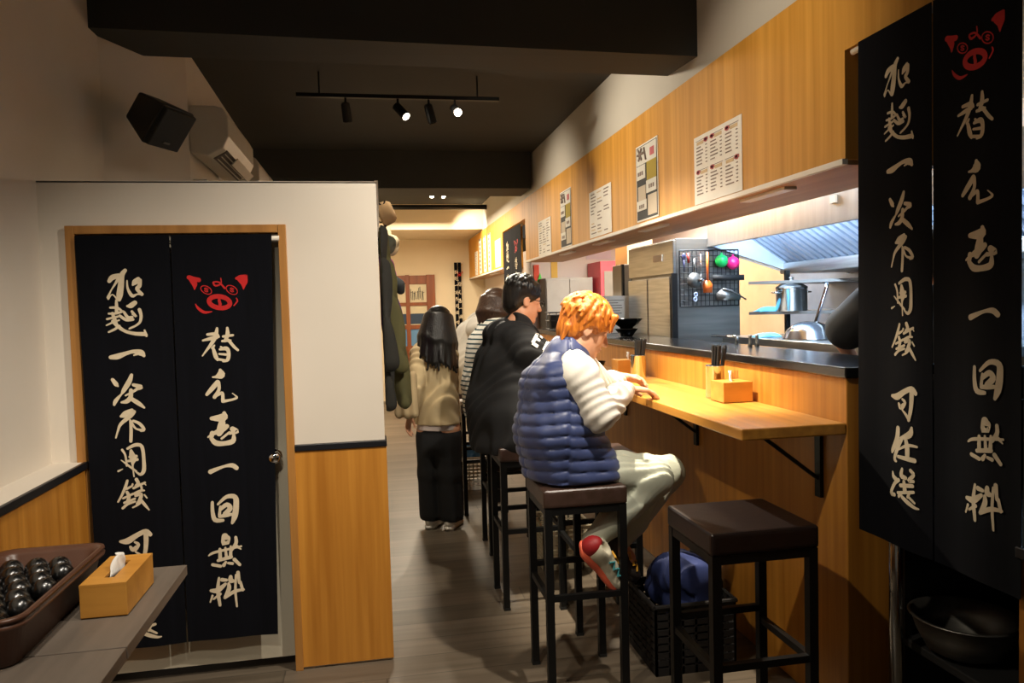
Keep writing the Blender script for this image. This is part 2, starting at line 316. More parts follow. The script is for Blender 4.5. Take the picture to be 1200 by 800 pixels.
GLYPHS = {
'add': [[(53,-514,54),(-67,-339,77),(-110,-11,85),(-171,334,93),(-202,507,62)],[(-169,-330,70),(-381,-272,78),(-492,-142,55)],[(-139,-301,54),(-309,-28,31),(-444,177,20),(-569,429,36)],[(-557,481,28),(-415,328,16),(-251,514,31)],[(475,-202,60),(360,-92,83),(284,4,30)],[(531,-158,53),(502,49,60),(416,149,53),(569,342,53)],[(98,-150,19),(109,132,34),(242,388,53),(416,338,23),(569,342,45)]],
'noodle': [[(-291,-648,31),(-292,-446,47),(-305,-206,47)],[(-505,-397,31),(-262,-378,39),(-101,-238,23)],[(-568,-187,28),(-323,-190,35),(-83,-254,31)],[(-631,4,32),(-446,-36,31),(-263,-75,31)],[(-445,-199,39),(-385,19,55),(-325,236,47)],[(-663,223,20),(-447,127,27),(-234,53,23)],[(-602,463,28),(-387,365,35),(-235,256,35)],[(-446,87,47),(-265,290,54),(-27,462,46),(294,550,53),(607,578,60),(663,648,30)],[(327,-549,68),(182,-448,76),(65,-437,31)],[(469,-297,53),(513,-90,45),(467,135,38),(324,260,30),(150,340,30),(92,367,23)],[(210,-242,38),(354,-50,30),(239,-156,38)],[(-53,-227,38),(64,-39,46),(210,-44,38)],[(-203,-101,39),(5,48,46),(238,42,38)],[(608,441,26),(635,545,37)]],
'one': [[(-563,88,59),(-334,66,87),(-34,-34,58),(221,-88,57),(472,-33,94),(563,72,47)],[(221,46,19),(365,-3,38)]],
'time': [[(-519,-456,49),(-406,-288,68),(-345,-214,24)],[(137,-594,47),(41,-357,76),(-144,-77,67),(-234,65,29)],[(186,-238,47),(436,-156,65),(365,-91,38)],[(437,-181,47),(149,8,38),(-108,130,24)],[(91,-49,57),(61,199,67),(-71,336,67),(-258,368,29)],[(39,221,57),(328,427,66),(519,594,28)],[(-234,65,24),(-446,297,58),(-508,435,39)]],
'not': [[(104,-552,57),(-116,-419,105),(-280,-355,39)],[(176,-496,57),(45,-356,66),(-304,-76,48),(-418,174,29),(-496,402,24)],[(30,-205,29),(44,149,48),(13,552,48)],[(139,-172,38),(354,-58,47),(496,150,46),(389,194,37)],[(45,-154,47),(211,108,28),(446,172,37)]],
'use': [[(-284,-416,35),(-183,-209,31),(-154,161,31)],[(-92,-452,38),(172,-567,53),(374,-541,52),(441,-360,52),(457,0,52),(440,360,60),(313,502,45),(140,383,19)],[(25,-368,46),(54,-205,91),(83,-43,99),(53,160,30),(81,567,19)],[(-34,-145,38),(200,-163,45)],[(-94,-3,38),(228,-41,45)],[(-334,-46,15),(-95,161,31),(169,383,30)],[(-457,340,31),(-305,276,12)]],
'money': [[(-177,-533,38),(-267,-283,46),(-419,13,35),(-541,207,27)],[(-207,-244,38),(-30,-333,27),(0,-395,30)],[(-208,-121,46),(-149,40,53),(-209,208,46)],[(-359,93,31),(-1,-49,34)],[(-329,257,35),(57,131,34)],[(-390,447,39),(-209,311,38),(56,233,30)],[(146,-562,53),(203,-423,53),(116,-339,38)],[(29,-254,38),(232,-343,38),(442,-431,33)],[(289,-386,30),(317,-186,34),(231,-101,23)],[(57,-52,45),(260,-143,37),(402,-149,26)],[(86,28,38),(288,-23,52),(230,182,53),(114,311,30)],[(-32,443,23),(172,347,30),(316,217,30)],[(259,180,45),(401,372,45),(541,562,22)],[(402,11,22),(486,126,22)],[(431,-391,19),(476,-332,11)]],
'can': [[(-540,-183,44),(-282,-185,98),(54,-372,75),(381,-496,74),(540,-373,63)],[(381,-439,74),(380,-153,74),(339,196,63),(257,496,53)],[(273,494,48),(134,342,43),(-31,220,21)],[(-198,39,43),(-115,144,65),(11,40,43)],[(-30,-129,32),(94,-29,53),(-31,191,32)]],
'any': [[(-266,-489,76),(-310,-157,87),(-527,240,66),(-570,338,33)],[(356,-593,42),(274,-377,95),(-140,-187,43)],[(-98,-166,65),(-311,198,65),(-441,521,55),(-355,593,33)],[(110,-174,64),(167,105,85),(166,396,74)],[(-226,182,27),(191,-15,43),(570,-30,31)],[(-269,427,43),(190,420,64),(474,419,63)]],
'choose': [[(-535,-356,33),(-492,-216,66),(-320,-137,65)],[(-64,-550,43),(-107,-334,75),(101,-294,53)],[(307,-574,53),(428,-457,53),(224,-236,53),(427,-255,42)],[(-235,-157,54),(-450,13,55),(-625,356,55),(-451,372,55)],[(18,-158,54),(58,125,75)],[(-150,0,54),(387,-101,53)],[(-279,269,43),(427,91,42)],[(-67,216,43),(-237,377,43)],[(264,132,42),(182,299,43)],[(-67,363,54),(181,474,64),(466,571,42),(625,574,21)],[(223,288,42),(466,427,31)]],
'swap': [[(-83,-603,37),(-134,-367,66),(-264,-99,57),(-528,245,29),(-629,377,19)],[(-429,-391,38),(-134,-392,56),(-37,-293,37)],[(-596,-178,29),(-264,-249,57),(-101,-259,37)],[(278,-605,37),(278,-361,64),(185,-139,46)],[(122,-302,37),(464,-337,36)],[(91,-137,37),(372,-142,37)],[(310,-157,46),(496,83,45),(629,211,36)],[(-263,103,47),(-198,17,28)],[(-230,160,47),(-165,401,66),(-99,540,37)],[(-4,162,37),(218,139,64),(299,281,55),(263,543,55),(93,605,28)],[(-36,329,28),(218,361,37)],[(-132,508,38),(219,582,37)],[(28,70,28),(155,174,28)]],
'pig': [[(-985,-628,69),(-812,-570,68),(-655,-532,68)],[(-916,-553,69),(-812,-416,88),(-805,-261,39),(-812,-197,15)],[(985,-634,53),(781,-578,89),(662,-564,45)],[(974,-625,62),(917,-434,106),(894,-254,44),(894,-169,13)],[(781,-530,89),(870,-428,89)],[(-223,-107,12),(-241,-53,12),(-291,-20,12),(-365,-17,12),(-448,-43,12),(-523,-94,12),(-575,-160,12),(-594,-228,12),(-575,-283,12),(-523,-316,12),(-448,-318,12),(-366,-291,12),(-292,-239,12),(-241,-174,12),(-223,-107,12)],[(-347,-193,14),(-407,-233,14),(-460,-215,14),(-354,-125,14),(-407,-102,14),(-467,-146,14)],[(676,-83,11),(657,-23,11),(604,13,11),(527,17,11),(440,-12,11),(361,-68,11),(306,-140,11),(286,-214,11),(305,-275,11),(360,-310,11),(439,-313,11),(525,-283,11),(603,-227,11),(657,-155,11),(676,-83,11)],[(543,-175,14),(482,-217,14),(429,-198,14),(536,-103,14),(483,-79,14),(422,-126,14)],[(386,264,69),(403,330,68),(386,391,69),(336,442,69),(258,479,69),(159,497,69),(48,494,70),(-64,471,70),(-166,429,71),(-248,373,71),(-300,308,71),(-319,240,71),(-300,177,71),(-247,125,71),(-165,89,71),(-63,73,70),(49,78,70),(160,102,69),(259,145,69),(337,201,69),(386,264,69)],[(29,221,42),(68,365,42)],[(29,83,37),(55,495,37)],[(-294,289,47),(-111,474,47)],[(206,115,46),(380,267,46)],[(-798,330,10),(-708,484,39),(-505,634,43),(-241,620,14)],[(635,157,14),(665,262,22),(546,416,18)],[(109,-577,14),(110,-381,19),(-81,-313,28),(-152,-437,24),(47,-428,23),(236,-217,28)]],
'e': [[(-30,-572,48),(-14,-408,132),(-179,-339,48),(-306,-328,24)],[(-137,-138,73),(-347,91,73),(-536,294,49)],[(-112,-121,60),(-95,128,48),(-262,397,61)],[(-262,378,49),(-28,267,48),(30,307,48),(30,566,54)],[(30,572,48),(354,524,35),(536,460,35),(472,369,18),(377,293,12)]],
'ball': [[(76,-556,59),(36,-399,131),(-379,-383,61)],[(-4,-274,95),(-45,-18,131),(-127,172,96)],[(159,-68,71),(-44,47,96),(-420,220,37),(-531,293,25)],[(358,42,82),(531,148,58),(240,193,47)],[(240,161,35),(-43,371,36)],[(-420,352,61),(-251,525,85),(39,556,71),(360,487,82),(399,266,47)],[(-378,157,73),(-420,352,61)]],
'uno': [[(-479,95,73),(-285,25,60),(43,-78,41),(322,-95,70),(479,11,69)]],
'round': [[(-436,-314,48),(-435,51,60),(-350,339,72),(-62,371,47)],[(-228,-234,36),(96,-489,59),(411,-451,80),(436,-104,92),(375,254,92),(282,489,46)],[(-145,-45,59),(97,-199,70),(217,-50,81),(18,133,71)],[(-185,221,48),(59,194,59),(257,171,46)],[(-145,-143,36),(-185,156,48)]],
'without': [[(16,-551,106),(17,-322,130),(97,-466,106)],[(-611,122,24),(-355,8,42),(611,-136,29)],[(415,-486,46),(416,-261,58),(220,1,47)],[(-188,-88,48),(-187,243,60)],[(17,-125,35),(43,198,47)],[(219,-161,35),(204,199,58)],[(-270,326,48),(220,229,58)],[(-481,469,49),(-186,542,48)],[(-62,516,59),(19,400,35)],[(101,449,35),(261,481,47)],[(340,335,58),(537,551,46)],[(456,-140,46),(596,-25,17)]],
'fee': [[(-279,-488,36),(-337,-35,60),(-276,521,48)],[(-595,-36,49),(-337,-35,85),(-44,-246,48)],[(-551,158,37),(-638,386,25)],[(-508,282,30),(-252,110,48)],[(-169,-414,60),(-3,-389,47)],[(160,-496,59),(160,-364,82),(281,-329,47)],[(79,-244,47),(80,-46,71),(-84,265,48)],[(-84,265,48),(283,64,58),(638,30,34)],[(439,-630,58),(480,-251,46)],[(360,-545,35),(323,53,41),(365,630,29)],[(520,-261,46),(599,41,46)]]}
RIGHT_POS = {'add':(0.192,0.171),'noodle':(0.201,0.317),'one':(0.207,0.455),'time':(0.213,0.601),'not':(0.218,0.732),'use':(0.215,0.872),'money':(0.226,1.011),'can':(0.226,1.209),'any':(0.229,1.342),'choose':(0.229,1.476),'swap':(0.505,0.377),'pig':(0.503,0.192),'e':(0.515,0.557),'ball':(0.527,0.741),'uno':(0.539,0.923),'round':(0.55,1.104),'without':(0.543,1.275),'fee':(0.537,1.455)}
LEFT_POS = {'add':(0.183,0.206),'noodle':(0.183,0.346),'one':(0.181,0.496),'time':(0.178,0.654),'use':(0.174,0.947),'money':(0.176,1.093),'can':(0.177,1.309),'any':(0.182,1.487),'choose':(0.192,1.643),'swap':(0.551,0.47),'e':(0.55,0.646),'ball':(0.546,0.83),'uno':(0.542,1.004),'round':(0.538,1.186),'without':(0.533,1.366),'fee':(0.533,1.539),'pig':(0.553,0.254),'not':(0.176,0.798)}
# ------------------------------------------------------------------ noren curtains
def brush(bm, strokes, cx, cy, k, place, mi):
    """flat brush strokes: polyline with a half width per point, rounded ends, laid on the cloth by place(s, t)"""
    for st in strokes:
        pts = [(cx+p[0]*1e-4*k, cy+p[1]*1e-4*k, p[2]*1e-4*k) for p in st]
        # resample smooth
        fine = []
        for i in range(len(pts)-1):
            p0 = pts[max(i-1, 0)]; p1 = pts[i]; p2 = pts[i+1]; p3 = pts[min(i+2, len(pts)-1)]
            for j in range(4):
                t = j/4
                fine.append(tuple(.5*(2*p1[q]+(p2[q]-p0[q])*t+(2*p0[q]-5*p1[q]+4*p2[q]-p3[q])*t*t+(3*p1[q]-p0[q]-3*p2[q]+p3[q])*t**3) for q in range(3)))
        fine.append(pts[-1]); fine = [(p[0], p[1], p[2]*1.14+.0003) for p in fine]
        L = []; R = []
        for i, (x, y, w) in enumerate(fine):
            a = fine[max(i-1, 0)]; c = fine[min(i+1, len(fine)-1)]
            dx, dy = c[0]-a[0], c[1]-a[1]; n = math.hypot(dx, dy) or 1; dx /= n; dy /= n; w = max(w, .0006)
            L.append((x-dy*w, y+dx*w)); R.append((x+dy*w, y-dx*w))
        lv = [bm.verts.new(place(*p)) for p in L]; rv = [bm.verts.new(place(*p)) for p in R]
        for i in range(len(lv)-1):
            bm.faces.new((lv[i], lv[i+1], rv[i+1], rv[i])).material_index = mi
        for (x, y, w), (x2, y2, _) in ((fine[0], fine[1]), (fine[-1], fine[-2])):   # round caps
            a0 = math.atan2(y-y2, x-x2); w = max(w, .0006); c = bm.verts.new(place(x, y))
            ring = [bm.verts.new(place(x+w*math.cos(a0-PI/2+PI*q/6), y+w*math.sin(a0-PI/2+PI*q/6))) for q in range(7)]
            for q in range(6): bm.faces.new((c, ring[q], ring[q+1])).material_index = mi
def noren(label, loc, ax, nrm, w, h, slit, pos, gk, folds, group=None, text=True, taper=(0, 0), rod_over=(-.01, .03), thick=.0016, gap=.006):
    """two cloth panels on a rod; s runs along ax from the left edge, t down from the rod"""
    ax = Vector(ax); nrm = Vector(nrm)
    o = thing('noren_curtain', label, 'curtain', loc, group=group)
    top = Vector(loc)+Vector((0, 0, h))
    def mk(lift):
        def place(s, t):
            k = min(1, t/h*1.3); s = taper[0]*t/h+s*(1-taper[1]*t/h)
            d = sum(a*k*math.sin(f*s+p+q*t) for a, f, p, q in folds)
            return top+ax*s+nrm*(d+lift)+Vector((0, 0, -t))
        return place
    for k, (s0, s1, names) in enumerate(((0, slit-gap/2, 'add noodle one time not use money can any choose'.split()), (slit+gap/2, w, 'pig swap e ball uno round without fee'.split()))):
        b = bmesh.new(); nx, nz = 20, 60; pf = mk(0); pb = mk(-thick)
        for pl, flip in ((pf, 0), (pb, 1)):
            g = [[b.verts.new(pl(s0+(s1-s0)*i/nx, h*j/nz)) for j in range(nz+1)] for i in range(nx+1)]
            for i in range(nx):
                for j in range(nz):
                    q = (g[i][j], g[i+1][j], g[i+1][j+1], g[i][j+1]); b.faces.new(q if flip else q[::-1])
        if text:
            pt = mk(.0012)
            for n in names:
                if n in pos: brush(b, GLYPHS[n], (pos[n][0]-taper[0]*pos[n][1]/h)/(1-taper[1]*pos[n][1]/h), pos[n][1], gk, pt, 2 if n == 'pig' else 1)
        me = mesh_obj('cloth_panel', b, [M['cloth'], M['ink'], M['red']], o)
        for p in me.data.polygons: p.use_smooth = True
    b = bmesh.new(); pr_ = top-nrm*.0145+Vector((0, 0, -.016)); tube(b, [pr_-ax*rod_over[0], pr_+ax*(w+rod_over[1])], .0105, 12)
    mesh_obj('rod', b, M['plastic'], o, smooth=True)
    return o
F1 = [(.006, 9, .4, 0), (.004, 23, 1.2, .6)]
noren('black noren with cream characters and red pig emblem over the restroom door', (-1.205, 3.388, .185), (1, 0, 0), (0, -1, 0), .782, 1.752, .37, LEFT_POS, 1.18, F1, taper=(.02, .08))
noren('large black noren at the right edge hiding the kitchen doorway', (1.655, 2.345, .785), (0, -1, 0), (-1, 0, 0), .66, 1.68, .345, RIGHT_POS, 1.0, F1, rod_over=(.05, .02))
SMALL = {k: (v[0]*1.55, v[1]*.92) for k, v in LEFT_POS.items()}
noren('distant black noren hanging between the two stretches of oak sign panel', (1.665, 9.55, .95), (0, -1, 0), (-1, 0, 0), 1.15, 1.58, .57, SMALL, 1.1, F1)
noren('narrow black noren at the far right corner by the end wall', (1.40, 13.1, .98), (1, 0, 0), (0, -1, 0), .12, 1.4, .06, {k: (.03 if v[0] < .4 else .09, v[1]*.8) for k, v in LEFT_POS.items()}, .6, F1)

# ------------------------------------------------------------------ bar stools
SEAT_Z = .86
def make_stool(name, label, w=.36, d=.37, m='leather', group=None):
    t = thing(name, label, 'bar stool', (0, 0, 0), group=group)
    b = BX(-w/2, w/2, -d/2, d/2, SEAT_Z-.075, SEAT_Z)
    bmesh.ops.bevel(b, geom=[e for e in b.edges], offset=.014, segments=3, profile=.6, affect='EDGES')
    for v in b.verts:
        if v.co.z > SEAT_Z-.002: v.co.z += .006*(1-(2*v.co.x/w)**2)*(1-(2*v.co.y/d)**2)
    mesh_obj('seat_cushion', b, M[m], t, smooth=False)
    for sx in (-1, 1):
        for sy in (-1, 1):
            x = sx*(w/2-.02); y = sy*(d/2-.02)
            l = mesh_obj('leg', BX(x-.0155, x+.0155, y-.0155, y+.0155, .01, SEAT_Z-.075), M['blackmetal'], t)
            mesh_obj('foot_cap', BX(x-.017, x+.017, y-.017, y+.017, 0, .014), M['matte'], l)
    b = bmesh.new(); x = w/2-.02; y = d/2-.02
    for sy in (-1, 1): box(b, -x, x, sy*y-.013, sy*y+.013, SEAT_Z-.104, SEAT_Z-.075)
    for sx in (-1, 1): box(b, sx*x-.013, sx*x+.013, -y, y, SEAT_Z-.104, SEAT_Z-.075)
    mesh_obj('seat_frame', b, M['blackmetal'], t)
    for sy, z in ((-1, .415), (1, .455)): mesh_obj('stretcher', BX(-x, x, sy*y-.011, sy*y+.011, z-.012, z+.012), M['blackmetal'], t)
    for sx, z in ((-1, .41), (1, .41)): mesh_obj('stretcher', BX(sx*x-.011, sx*x+.011, -y, y, z-.012, z+.012), M['blackmetal'], t)
    return t
stool = make_stool('bar_stool', 'empty shade-darkened brown bar stool nearest the camera, half under the ledge', w=.378, m='leather_shaded')
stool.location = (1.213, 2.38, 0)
st1 = make_stool('bar_stool', 'bar stool under the person in the navy quilted vest', w=.35, d=.36)
st1.location = (.812, 3.065, 0)
dup(st1, (1.08, 3.62, 0), 0, 'brown bar stool pushed under the ledge beyond the navy vest')
dup(st1, (.79, 4.0, 0), 0, 'bar stool under the man in the black hoodie')
dup(st1, (.85, 4.88, 0), 0, 'bar stool under the person in the striped top')
dup(st1, (.80, 5.85, 0), 0, 'bar stool under the person in white, next to the standing woman')
dup(st1, (.80, 6.62, 0), 0, 'farthest bar stool, beyond the standing woman')

# ------------------------------------------------------------------ things on the ledge and kitchen counter
def tissue_box(label, x0, x1, y0, y1, z0, h, slot_y=True):
    c = ((x0+x1)/2, (y0+y1)/2, z0); o = thing('tissue_box', label, 'tissue box', c)
    t = .008; b = bmesh.new()
    box(b, x0, x1, y0, y0+t, z0, z0+h); box(b, x0, x1, y1-t, y1, z0, z0+h); box(b, x0, x0+t, y0+t, y1-t, z0, z0+h); box(b, x1-t, x1, y0+t, y1-t, z0, z0+h); box(b, x0, x1, y0, y1, z0, z0+.004)
    mesh_obj('box_body', b, M['ply'], o, bevel=.0015)
    b = bmesh.new(); a = .014
    if slot_y:
        lx0, lx1, ly0, ly1 = c[0]-a, c[0]+a, y0+.055, y1-.055
    else:
        lx0, lx1, ly0, ly1 = x0+.055, x1-.055, c[1]-a, c[1]+a
    zt0, zt1 = z0+h-.002, z0+h+.006
    box(b, x0, lx0, y0, y1, zt0, zt1); box(b, lx1, x1, y0, y1, zt0, zt1); box(b, lx0, lx1, y0, ly0, zt0, zt1); box(b, lx0, lx1, ly1, y1, zt0, zt1)
    mesh_obj('lid', b, M['ply'], o)
    b = bmesh.new(); g = []
    for i in range(9):
        row = []
        for j in range(7):
            u = i/8-.5; v = j/6
            sx = (u*.02 if slot_y else u*.085*(1-.75*v)); sy = (u*.085*(1-.75*v) if slot_y else u*.02)
            rip = .008*math.sin(9*u+5*v)*v
            row.append(b.verts.new((c[0]+sx+(rip if slot_y else .012*v), c[1]+sy+(.012*v if slot_y else rip), z0+h-.01+.062*v*(1-.6*u*u))))
        g.append(row)
    for i in range(8):
        for j in range(6): b.faces.new((g[i][j], g[i+1][j], g[i+1][j+1], g[i][j+1]))
    s = mesh_obj('tissue', b, M['tissue'], o, smooth=True)
    so = s.modifiers.new('solid', 'SOLIDIFY'); so.thickness = .0015
    return o
tissue_box('honey wooden tissue box at the near end of the counter ledge', 1.515, 1.655, 3.10, 3.23, 1.142, .085)
tissue_box('wooden tissue box behind the chopstick can on the ledge, far one', 1.46, 1.64, 4.40, 4.53, 1.142, .10)
def chopstick_can(label, x, y, n, cg, clabel):
    o = thing('chopstick_holder', label, 'holder', (x, y, 1.142))
    b = lathe(bmesh.new(), [(.042, 0), (.043, .004), (.043, .148), (.045, .151), (.043, .153), (.041, .148), (.041, .008), (.001, .006)], (x, y, 1.142), 28)
    mesh_obj('can', b, M['steel2'], o, smooth=True)
    rnd = random.Random(int(y*100))
    for i in range(n):
        a = 2*PI*i/n+rnd.random(); rr = .032*math.sqrt(rnd.random()); ln = rnd.uniform(.225, .24)
        p0 = Vector((x+rr*.6*math.cos(a), y+rr*.6*math.sin(a), 1.151)); p1 = Vector((x+.008+rr*1.05*math.cos(a)+.01, y-.012+rr*1.05*math.sin(a), 1.151+ln))
        c = tube(bmesh.new(), [p0, p0.lerp(p1, .5), p1], [.0032, .0042, .0055], 6)
        tag(centred('chopstick', c, M['matte']), clabel, 'chopstick', cg)
chopstick_can('stainless chopstick can beside the near tissue box', 1.575, 3.31, 24, 'chopsticks in the near steel can', 'black chopstick standing in the steel can beside the near tissue box')
chopstick_can('stainless chopstick can just beyond the orange-haired person\'s hands', 1.50, 4.16, 24, 'chopsticks in the far steel can', 'black chopstick standing in the steel can beyond the orange-haired person')
def bowl(name, label, c, r, h, m, foot=.45, seg=32, cat='bowl', group=None):
    b = lathe(bmesh.new(), [(r*foot*.9, 0), (r*foot, .006), (r*foot, h*.14), (r*.72, h*.5), (r*.97, h*.97), (r, h), (r*.965, h), (r*.7, h*.53), (r*foot*.9, h*.2), (.001, h*.18)], (0, 0, 0), seg)
    o = mesh_obj(name, b, m, smooth=True); o.location = c; return tag(o, label, cat, group)
bowl('ramen_bowl', 'wide black bowl standing on a second bowl before the white sign', (1.87, 5.42, 1.405), .125, .075, M['gloss'], .4)
bowl('ramen_bowl', 'lower black bowl carrying the wide one on the kitchen counter', (1.87, 5.42, 1.347), .09, .058, M['gloss'], .55)
bowl('soup_bowl', 'small black bowl on the ledge beyond the tissue box', (1.46, 4.86, 1.142), .065, .07, M['gloss'])
o = tag(centred('serving_tray', BX(1.32, 1.6, 4.72, 5.1, 1.142, 1.154), M['oak_plank'], bevel=.004), 'pale wooden tray beyond the far tissue box on the ledge', 'tray')
bowl('ramen_bowl', 'black noodle bowl on the wooden tray in front of the hoodie man', (1.40, 4.98, 1.156), .1, .075, M['gloss'])
# white menu stand behind the bowls
o = thing('menu_stand', 'white printed sign standing behind the black bowls', 'sign', (1.95, 6.1, 1.346))
b = BX(1.9, 2.13, 6.1, 6.106, 1.347, 1.66); mesh_obj('sign_board', b, M['paper'], o)
b = bmesh.new()
for i in range(9): box(b, 1.92, 1.92+random.uniform(.1, .18), 6.098, 6.1, 1.62-.022*i, 1.627-.022*i)
mesh_obj('printed_lines', b, mat('grey_print', '9a9288', .8), o)
# dark caddy and box near the hoodie man
o = thing('condiment_rack', 'black wire condiment rack on the kitchen counter beyond the hoodie man', 'rack', (1.9, 8.0, 1.346))
b = bmesh.new()
for z in (1.36, 1.44, 1.52):
    tube(b, [(1.72, 7.3, z), (2.0, 7.3, z), (2.0, 7.5, z), (1.72, 7.5, z), (1.72, 7.3, z)], .006, 6)
for x in (1.72, 1.79, 1.86, 1.93, 2.0): tube(b, [(x, 7.3, 1.35), (x, 7.3, 1.52)], .004, 6)
mesh_obj('wire_frame', b, M['blackmetal'], o); mesh_obj('black_tub', BX(1.735, 1.985, 7.32, 7.48, 1.352, 1.5), M['matte'], o, bevel=.01)
b = lathe(bmesh.new(), [(.03, 0), (.036, .05), (.04, .12), (.036, .125), (.03, .02), (.001, .015)], seg=20)
c = mesh_obj('cup', b, M['matte'], smooth=True); c.location = (1.42, 5.35, 1.142); tag(c, 'black cup on the ledge before the hoodie man\'s chin', 'cup')
b = bmesh.new()   # gold figurine: body, head, ears, raised arm
lathe(b, [(.05, 0), (.06, .03), (.055, .09), (.035, .13)], (0, 0, 0), 18); bmesh.ops.create_uvsphere(b, u_segments=16, v_segments=10, radius=.045, matrix=Matrix.Translation((0, 0, .16)))
for s in (-1, 1): lathe(b, [(.016, 0), (.001, .035)], (.028*s, 0, .192), 8)
tube(b, [(.045, -.01, .08), (.07, -.015, .13), (.065, -.015, .2)], [.018, .018, .02], 10)
c = mesh_obj('lucky_figurine', b, mat('gold_lacquer', 'd9a52a', .25, .8), smooth=True); c.location = (1.74, 10.6, 1.46); c.scale = (1.5, 1.5, 1.5)
tag(c, 'small gold figurine with a raised arm by the far counter', 'figurine')
tag(centred('display_shelf', BX(1.66, 1.94, 10.2, 11.0, 1.43, 1.46), M['soffit']), 'small shelf carrying the gold figurine', 'shelf')

# ------------------------------------------------------------------ menu sheets on the sign panel
def poster(label, y0, y1, z0, z1, kind, seed, group=None):
    """y0 far edge (left in view), y1 near edge"""
    rnd = random.Random(seed); x = 1.68
    o = thing('menu_sheet', label, 'menu', (x, (y0+y1)/2, z0), group=group)
    mesh_obj('sheet', BX(x-.004, x-.0005, y1, y0, z0, z1, 0), M['paper'], o)
    W = y0-y1; H = z1-z0
    P = lambda u, v: (y0-W*u, z1-H*v)
    def rect(b, u0, v0, u1, v1, mi, lift=.0055):
        a = P(u0, v0); c = P(u1, v1); box(b, x-lift, x-.004, c[0], a[0], c[1], a[1], mi)
    b = bmesh.new()
    if kind == 'table':
        for cu in range(3):
            for rv in range(2):
                u0 = .05+cu*.315; v0 = .1+rv*.44
                rect(b, u0, v0-.035, u0+.27, v0-.03, 0)
                for q in range(6):
                    v = v0+.06+q*.05
                    wd = rnd.uniform(.09, .16); rect(b, u0+.01, v, u0+.01+wd*.5, v+.016, 0); rect(b, u0+.015+wd*.5, v, u0+.01+wd, v+.016, 0); rect(b, u0+.215, v, u0+.25, v+.014, 0)
                lf = rnd.random() < .4; rect(b, u0+(.1 if lf else .02), v0-.015, u0+(.25 if lf else .17), v0+.03, 3); ub = u0+(.045 if lf else .225)
                for dx, dy in ((0, 0), (.025, .012), (-.02, .015), (.005, .03)): rect(b, ub+dx-.022, v0-.04+dy, ub+dx+.022, v0-.005+dy, 1, .0062)
    elif kind == 'photo':
        rect(b, .03, .02, .97, .98, 4); rect(b, .05, .03, .95, .26, 5, .006)
        for s in (((.14, .05), (.3, .2)), ((.3, .05), (.16, .2)), ((.1, .12), (.4, .12)), ((.42, .06), (.5, .22))):
            a = P(*s[0]); c = P(*s[1]); tube(b, [(x-.007, *a), (x-.007, *c)], .008, 6, 0)
        rect(b, .68, .1, .86, .2, 1, .008); rect(b, .52, .26, .95, .5, 2, .007); rect(b, .06, .27, .46, .45, 5, .008)
        rect(b, .1, .54, .46, .74, 6, .007); rect(b, .5, .5, .95, .66, 5, .009); rect(b, .06, .73, .5, .86, 5, .009); rect(b, .55, .69, .95, .95, 6, .007)
        for u, v in ((.12, .35), (.62, .56), (.16, .785)):
            for q in range(3): rect(b, u+.09*q, v, u+.09*q+.055, v+.05, 0, .0105)
    elif kind == 'strip':
        rect(b, .1, .0, .9, .05, 0)
        for q in range(7): rect(b, .3+rnd.uniform(-.08, .08), .12+q*.12, .7, .12+q*.12+.07, 0)
    else:
        for q in range(13):
            v = .06+q*.07
            for cu in range(3):
                if rnd.random() < .8: rect(b, .08+cu*.3, v, .08+cu*.3+rnd.uniform(.1, .24), v+.022, 3 if rnd.random() < .15 else 0)
    mesh_obj('print', b, [mat('brown_print', '85746a', .8), mat('red_pink_print', 'c4666a', .8), mat('mustard_print', 'a8912c', .8), mat('beige_print', 'd3b98f', .8), mat('black_print', '1c1d1b', .7), mat('pale_print', 'dcd8cc', .7), mat('sand_print', 'c4b49c', .7)], o)
    return o
poster('large white menu sheet with six boxed lists, nearest on the oak panel', 3.73, 3.215, 2.10, 2.445, 'table', 1)
poster('larger black and yellow illustrated menu sheet second from the near end', 4.61, 4.24, 2.108, 2.58, 'photo', 2)
poster('white menu sheet between the two black illustrated ones', 5.675, 5.13, 2.105, 2.455, 'list', 3)
poster('black illustrated menu sheet farther along, beyond the middle white sheet', 6.59, 6.22, 2.10, 2.595, 'photo', 4)
poster('white menu sheet right beside the distant noren', 7.52, 6.98, 2.093, 2.44, 'list', 5)
poster('cream notice just beyond the distant noren', 10.3, 9.85, 2.13, 2.5, 'list', 6)
poster('yellow-lit vertical menu strip nearest the distant noren', 10.95, 10.7, 2.12, 2.66, 'strip', 7)
poster('middle one of the three vertical menu strips', 11.4, 11.15, 2.12, 2.66, 'strip', 8)
poster('farthest of the three vertical menu strips', 11.9, 11.65, 2.12, 2.66, 'strip', 9)
poster('pale sheet past the vertical menu strips', 12.4, 12.1, 2.12, 2.5, 'list', 10)
# ------------------------------------------------------------------ kitchen
fr = thing('refrigerator', 'tall two-door stainless refrigerator behind the counter', 'refrigerator', (2.4, 5.6, 0))
mesh_obj('cabinet', BX(2.14, 2.63, 5.1, 6.05, .1, 2.05), M['dull'], fr, bevel=.004)
mesh_obj('control_panel', BX(2.118, 2.14, 5.1, 6.05, 1.80, 2.04), M['steel'], fr, bevel=.004)
b = BX(2.112, 2.119, 5.3, 5.48, 1.90, 1.95); mesh_obj('display', b, mat('cream_display', 'e6d7c4', .4), fr)
for y0, y1 in ((5.13, 5.565), (5.585, 6.02)):
    d = mesh_obj('door', BX(2.10, 2.138, y0, y1, .15, 1.78), M['steel'], fr, bevel=.006)
    mesh_obj('handle', BX(2.085, 2.10, (y0 if y0 > 5.5 else y1-.03), (y0+.03 if y0 > 5.5 else y1), 1.0, 1.25), M['dull'], d)
mesh_obj('edge_strip', BX(2.10, 2.142, 5.085, 5.1, .1, 1.8), M['blackmetal'], fr)
